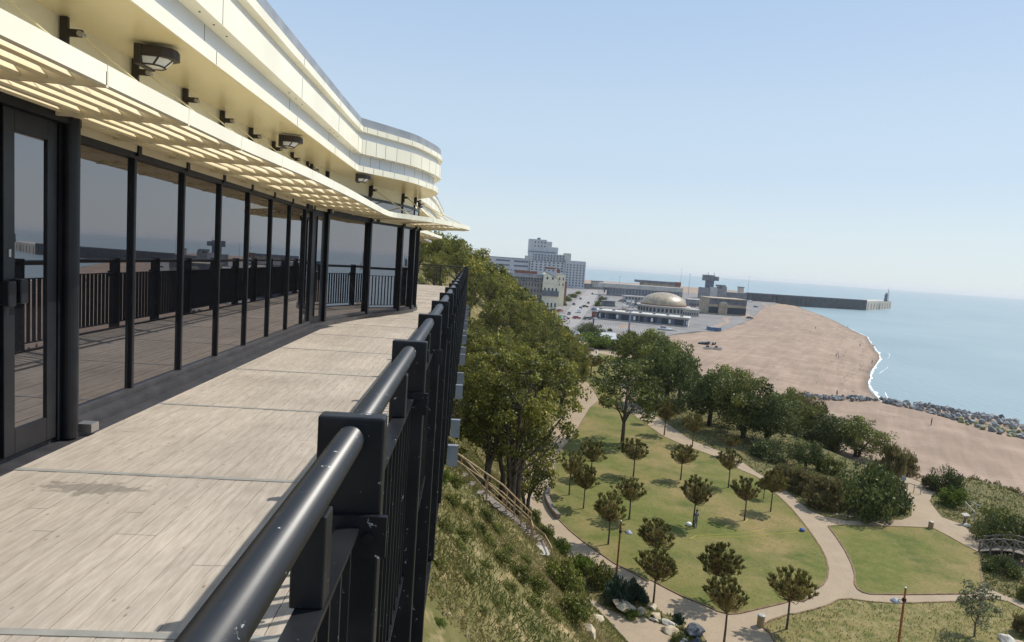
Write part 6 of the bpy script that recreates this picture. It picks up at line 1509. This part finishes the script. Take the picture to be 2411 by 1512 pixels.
for a in [(1, 1430, 925, ra, 'black', 'dark car on the left side of the road, beyond the white and blue pair'), (1, 1505, 860, ra, 'black', 'black car driving far up the harbour road'), (1, 1375, 1032, ra, 'grey', 'grey car coming down the left lane of the road'),
          (1, 1595, 908, ra, 'black', 'small dark car parked at the right kerb of the road'), (1, 1640, 800, ra, 'grey', 'farthest grey car on the harbour road'), (1, 1460, 1082, .4, 'red', 'red car turning at the junction by the kiosk'), (1, 1505, 968, ra, 'blue', 'dark blue car behind the white van on the road'),
          (1, 1560, 950, .2, 'black', 'dark car crossing right of the white van'), (1, 1190, 1122, .1, 'grey', 'grey car in front of the green banner on its left'), (1, 1330, 1085, .3, 'red', 'red car just right of the green banner'), (1, 1105, 1100, .1, 'silver', 'silver car in the middle of the lower parked row'),
          (1, 1050, 1100, .1, 'white', 'white car left of the silver one in the lower parked row'), (1, 970, 1075, .1, 'red', 'red car at the left end of the lower parked row'), (1, 945, 968, .1, 'black', 'black car alone left below the stone terrace'), (1, 1020, 990, -.2, 'black', 'second black car below the stone terrace'),
          (1, 1150, 1000, .1, 'black', 'black car beside the planted island in front of the cream gable'), (1, 1270, 1000, .9, 'red', 'dark red car at the corner by the cream gable'), (1, 1780, 988, 0, 'black', 'black car leftmost of the row behind the long low building'), (1, 1832, 995, 0, 'grey', 'grey car second in the row behind the long low building'),
          (1, 1950, 998, .1, 'red', 'dark red car third in the row behind the long low building'), (1, 2002, 998, .1, 'black', 'black car rightmost of the row behind the long low building'), (1, 2150, 890, .2, 'black', 'black car left behind the dome'), (1, 2062, 918, .3, 'grey', 'grey car in the open space left of the dome'), (1, 2280, 890, .2, 'black', 'black car directly beside the left foot of the dome'),
          (1, 1580, 1090, .2, 'grey', 'grey car under the dark kiosk'), (9, 2080, 780, .1, 'black', 'dark car parked at the beach edge right of the stone building'), (9, 2150, 650, .1, 'blue', 'blue car at the far beach edge'), (1, 1730, 830, .3, 'silver', 'silver car in the far harbour car park'), (1, 1800, 850, .3, 'white', 'white car in the far harbour car park')]: car(*a)
for a in [(1, 1490, 1012, ra, 'white', 'white van driving in the middle of the road'), (1, 1285, 1088, .1, 'white', 'white van right behind the green banner'), (1, 1020, 1150, 2.2, 'white', 'upper white van in the slanting row at the foot of the woods'), (1, 1055, 1178, 2.2, 'silver', 'middle silver van in the slanting row at the foot of the woods'), (1, 1090, 1210, 2.2, 'white', 'lowest white van in the slanting row at the foot of the woods'),
          (9, 2090, 590, 0, 'white', 'white van near the right end of the stone amusement building')]: car(*a, van=True)
rg = random.Random(31)
for i in range(34):
    x, y = (rg.uniform(600, 900), rg.uniform(575, 690)) if i < 20 else (rg.uniform(1400, 1600), rg.uniform(560, 660))
    car(9, x, y, rg.choice([0, .1, 1.5]), rg.choice(['white', 'silver', 'black', 'grey', 'blue', 'red']), 'car parked in the open harbour yard around the dome', van=rg.random() < .15)
# low planting by the road
for i, (x, y, w, h, lb) in enumerate([(1300, 930, 110, 80, 'green trees right of the cream gabled house'), (1350, 880, 120, 70, 'trees along the left side of the harbour road'), (1420, 840, 110, 60, 'far trees along the left side of the harbour road'), (1700, 940, 90, 70, 'bright green tree in the planted island right of the road'), (1750, 890, 110, 80, 'tree at the top of the planted island right of the road'),
        (1860, 940, 110, 50, 'low green bush in the planted island left of the dome'), (1200, 1000, 90, 50, 'low hedge in front of the cream gabled house'), (1480, 800, 80, 40, 'farthest tree beside the hotel foot'), (2390, 950, 60, 40, 'shrub by the right side of the dome'), (870, 1020, 90, 40, 'shrub at the left end of the parking area')]):
    place('bushb' if i % 2 else 'bushg', 1, x, y, w, h, lb, z=TOWN)
# wall of the parking area
a = pz(1, 870, 1040, TOWN); b_ = pz(1, 1130, 1050, TOWN); mb = MB().box(0, np.linalg.norm(b_ - a), 0, .6, 0, 2.2); o = mb.build('retaining_wall', M['oldstone']); o.location = a; o.rotation_euler = (0, 0, math.atan2(b_[1] - a[1], b_[0] - a[0])); tag(o, 'low brown retaining wall behind the parked cars at the foot of the woods', 'wall')

# ================================================================== HAZE
if HAZE > 0:
    m_ = bpy.data.materials.new('haze_air'); m_.use_nodes = True; nn = m_.node_tree.nodes; nn.clear(); oo = nn.new('ShaderNodeOutputMaterial'); vv = nn.new('ShaderNodeVolumePrincipled')
    vv.inputs['Color'].default_value = (.93, .96, 1, 1); vv.inputs['Density'].default_value = HAZE; vv.inputs['Anisotropy'].default_value = .3; m_.node_tree.links.new(vv.outputs[0], oo.inputs['Volume'])
    o = MB().box(-12100, 26100, -2600, 30100, SEA - 6, 48).build('haze', m_); o['kind'] = 'stuff'; o['label'] = 'pale sea haze over the harbour and the water'
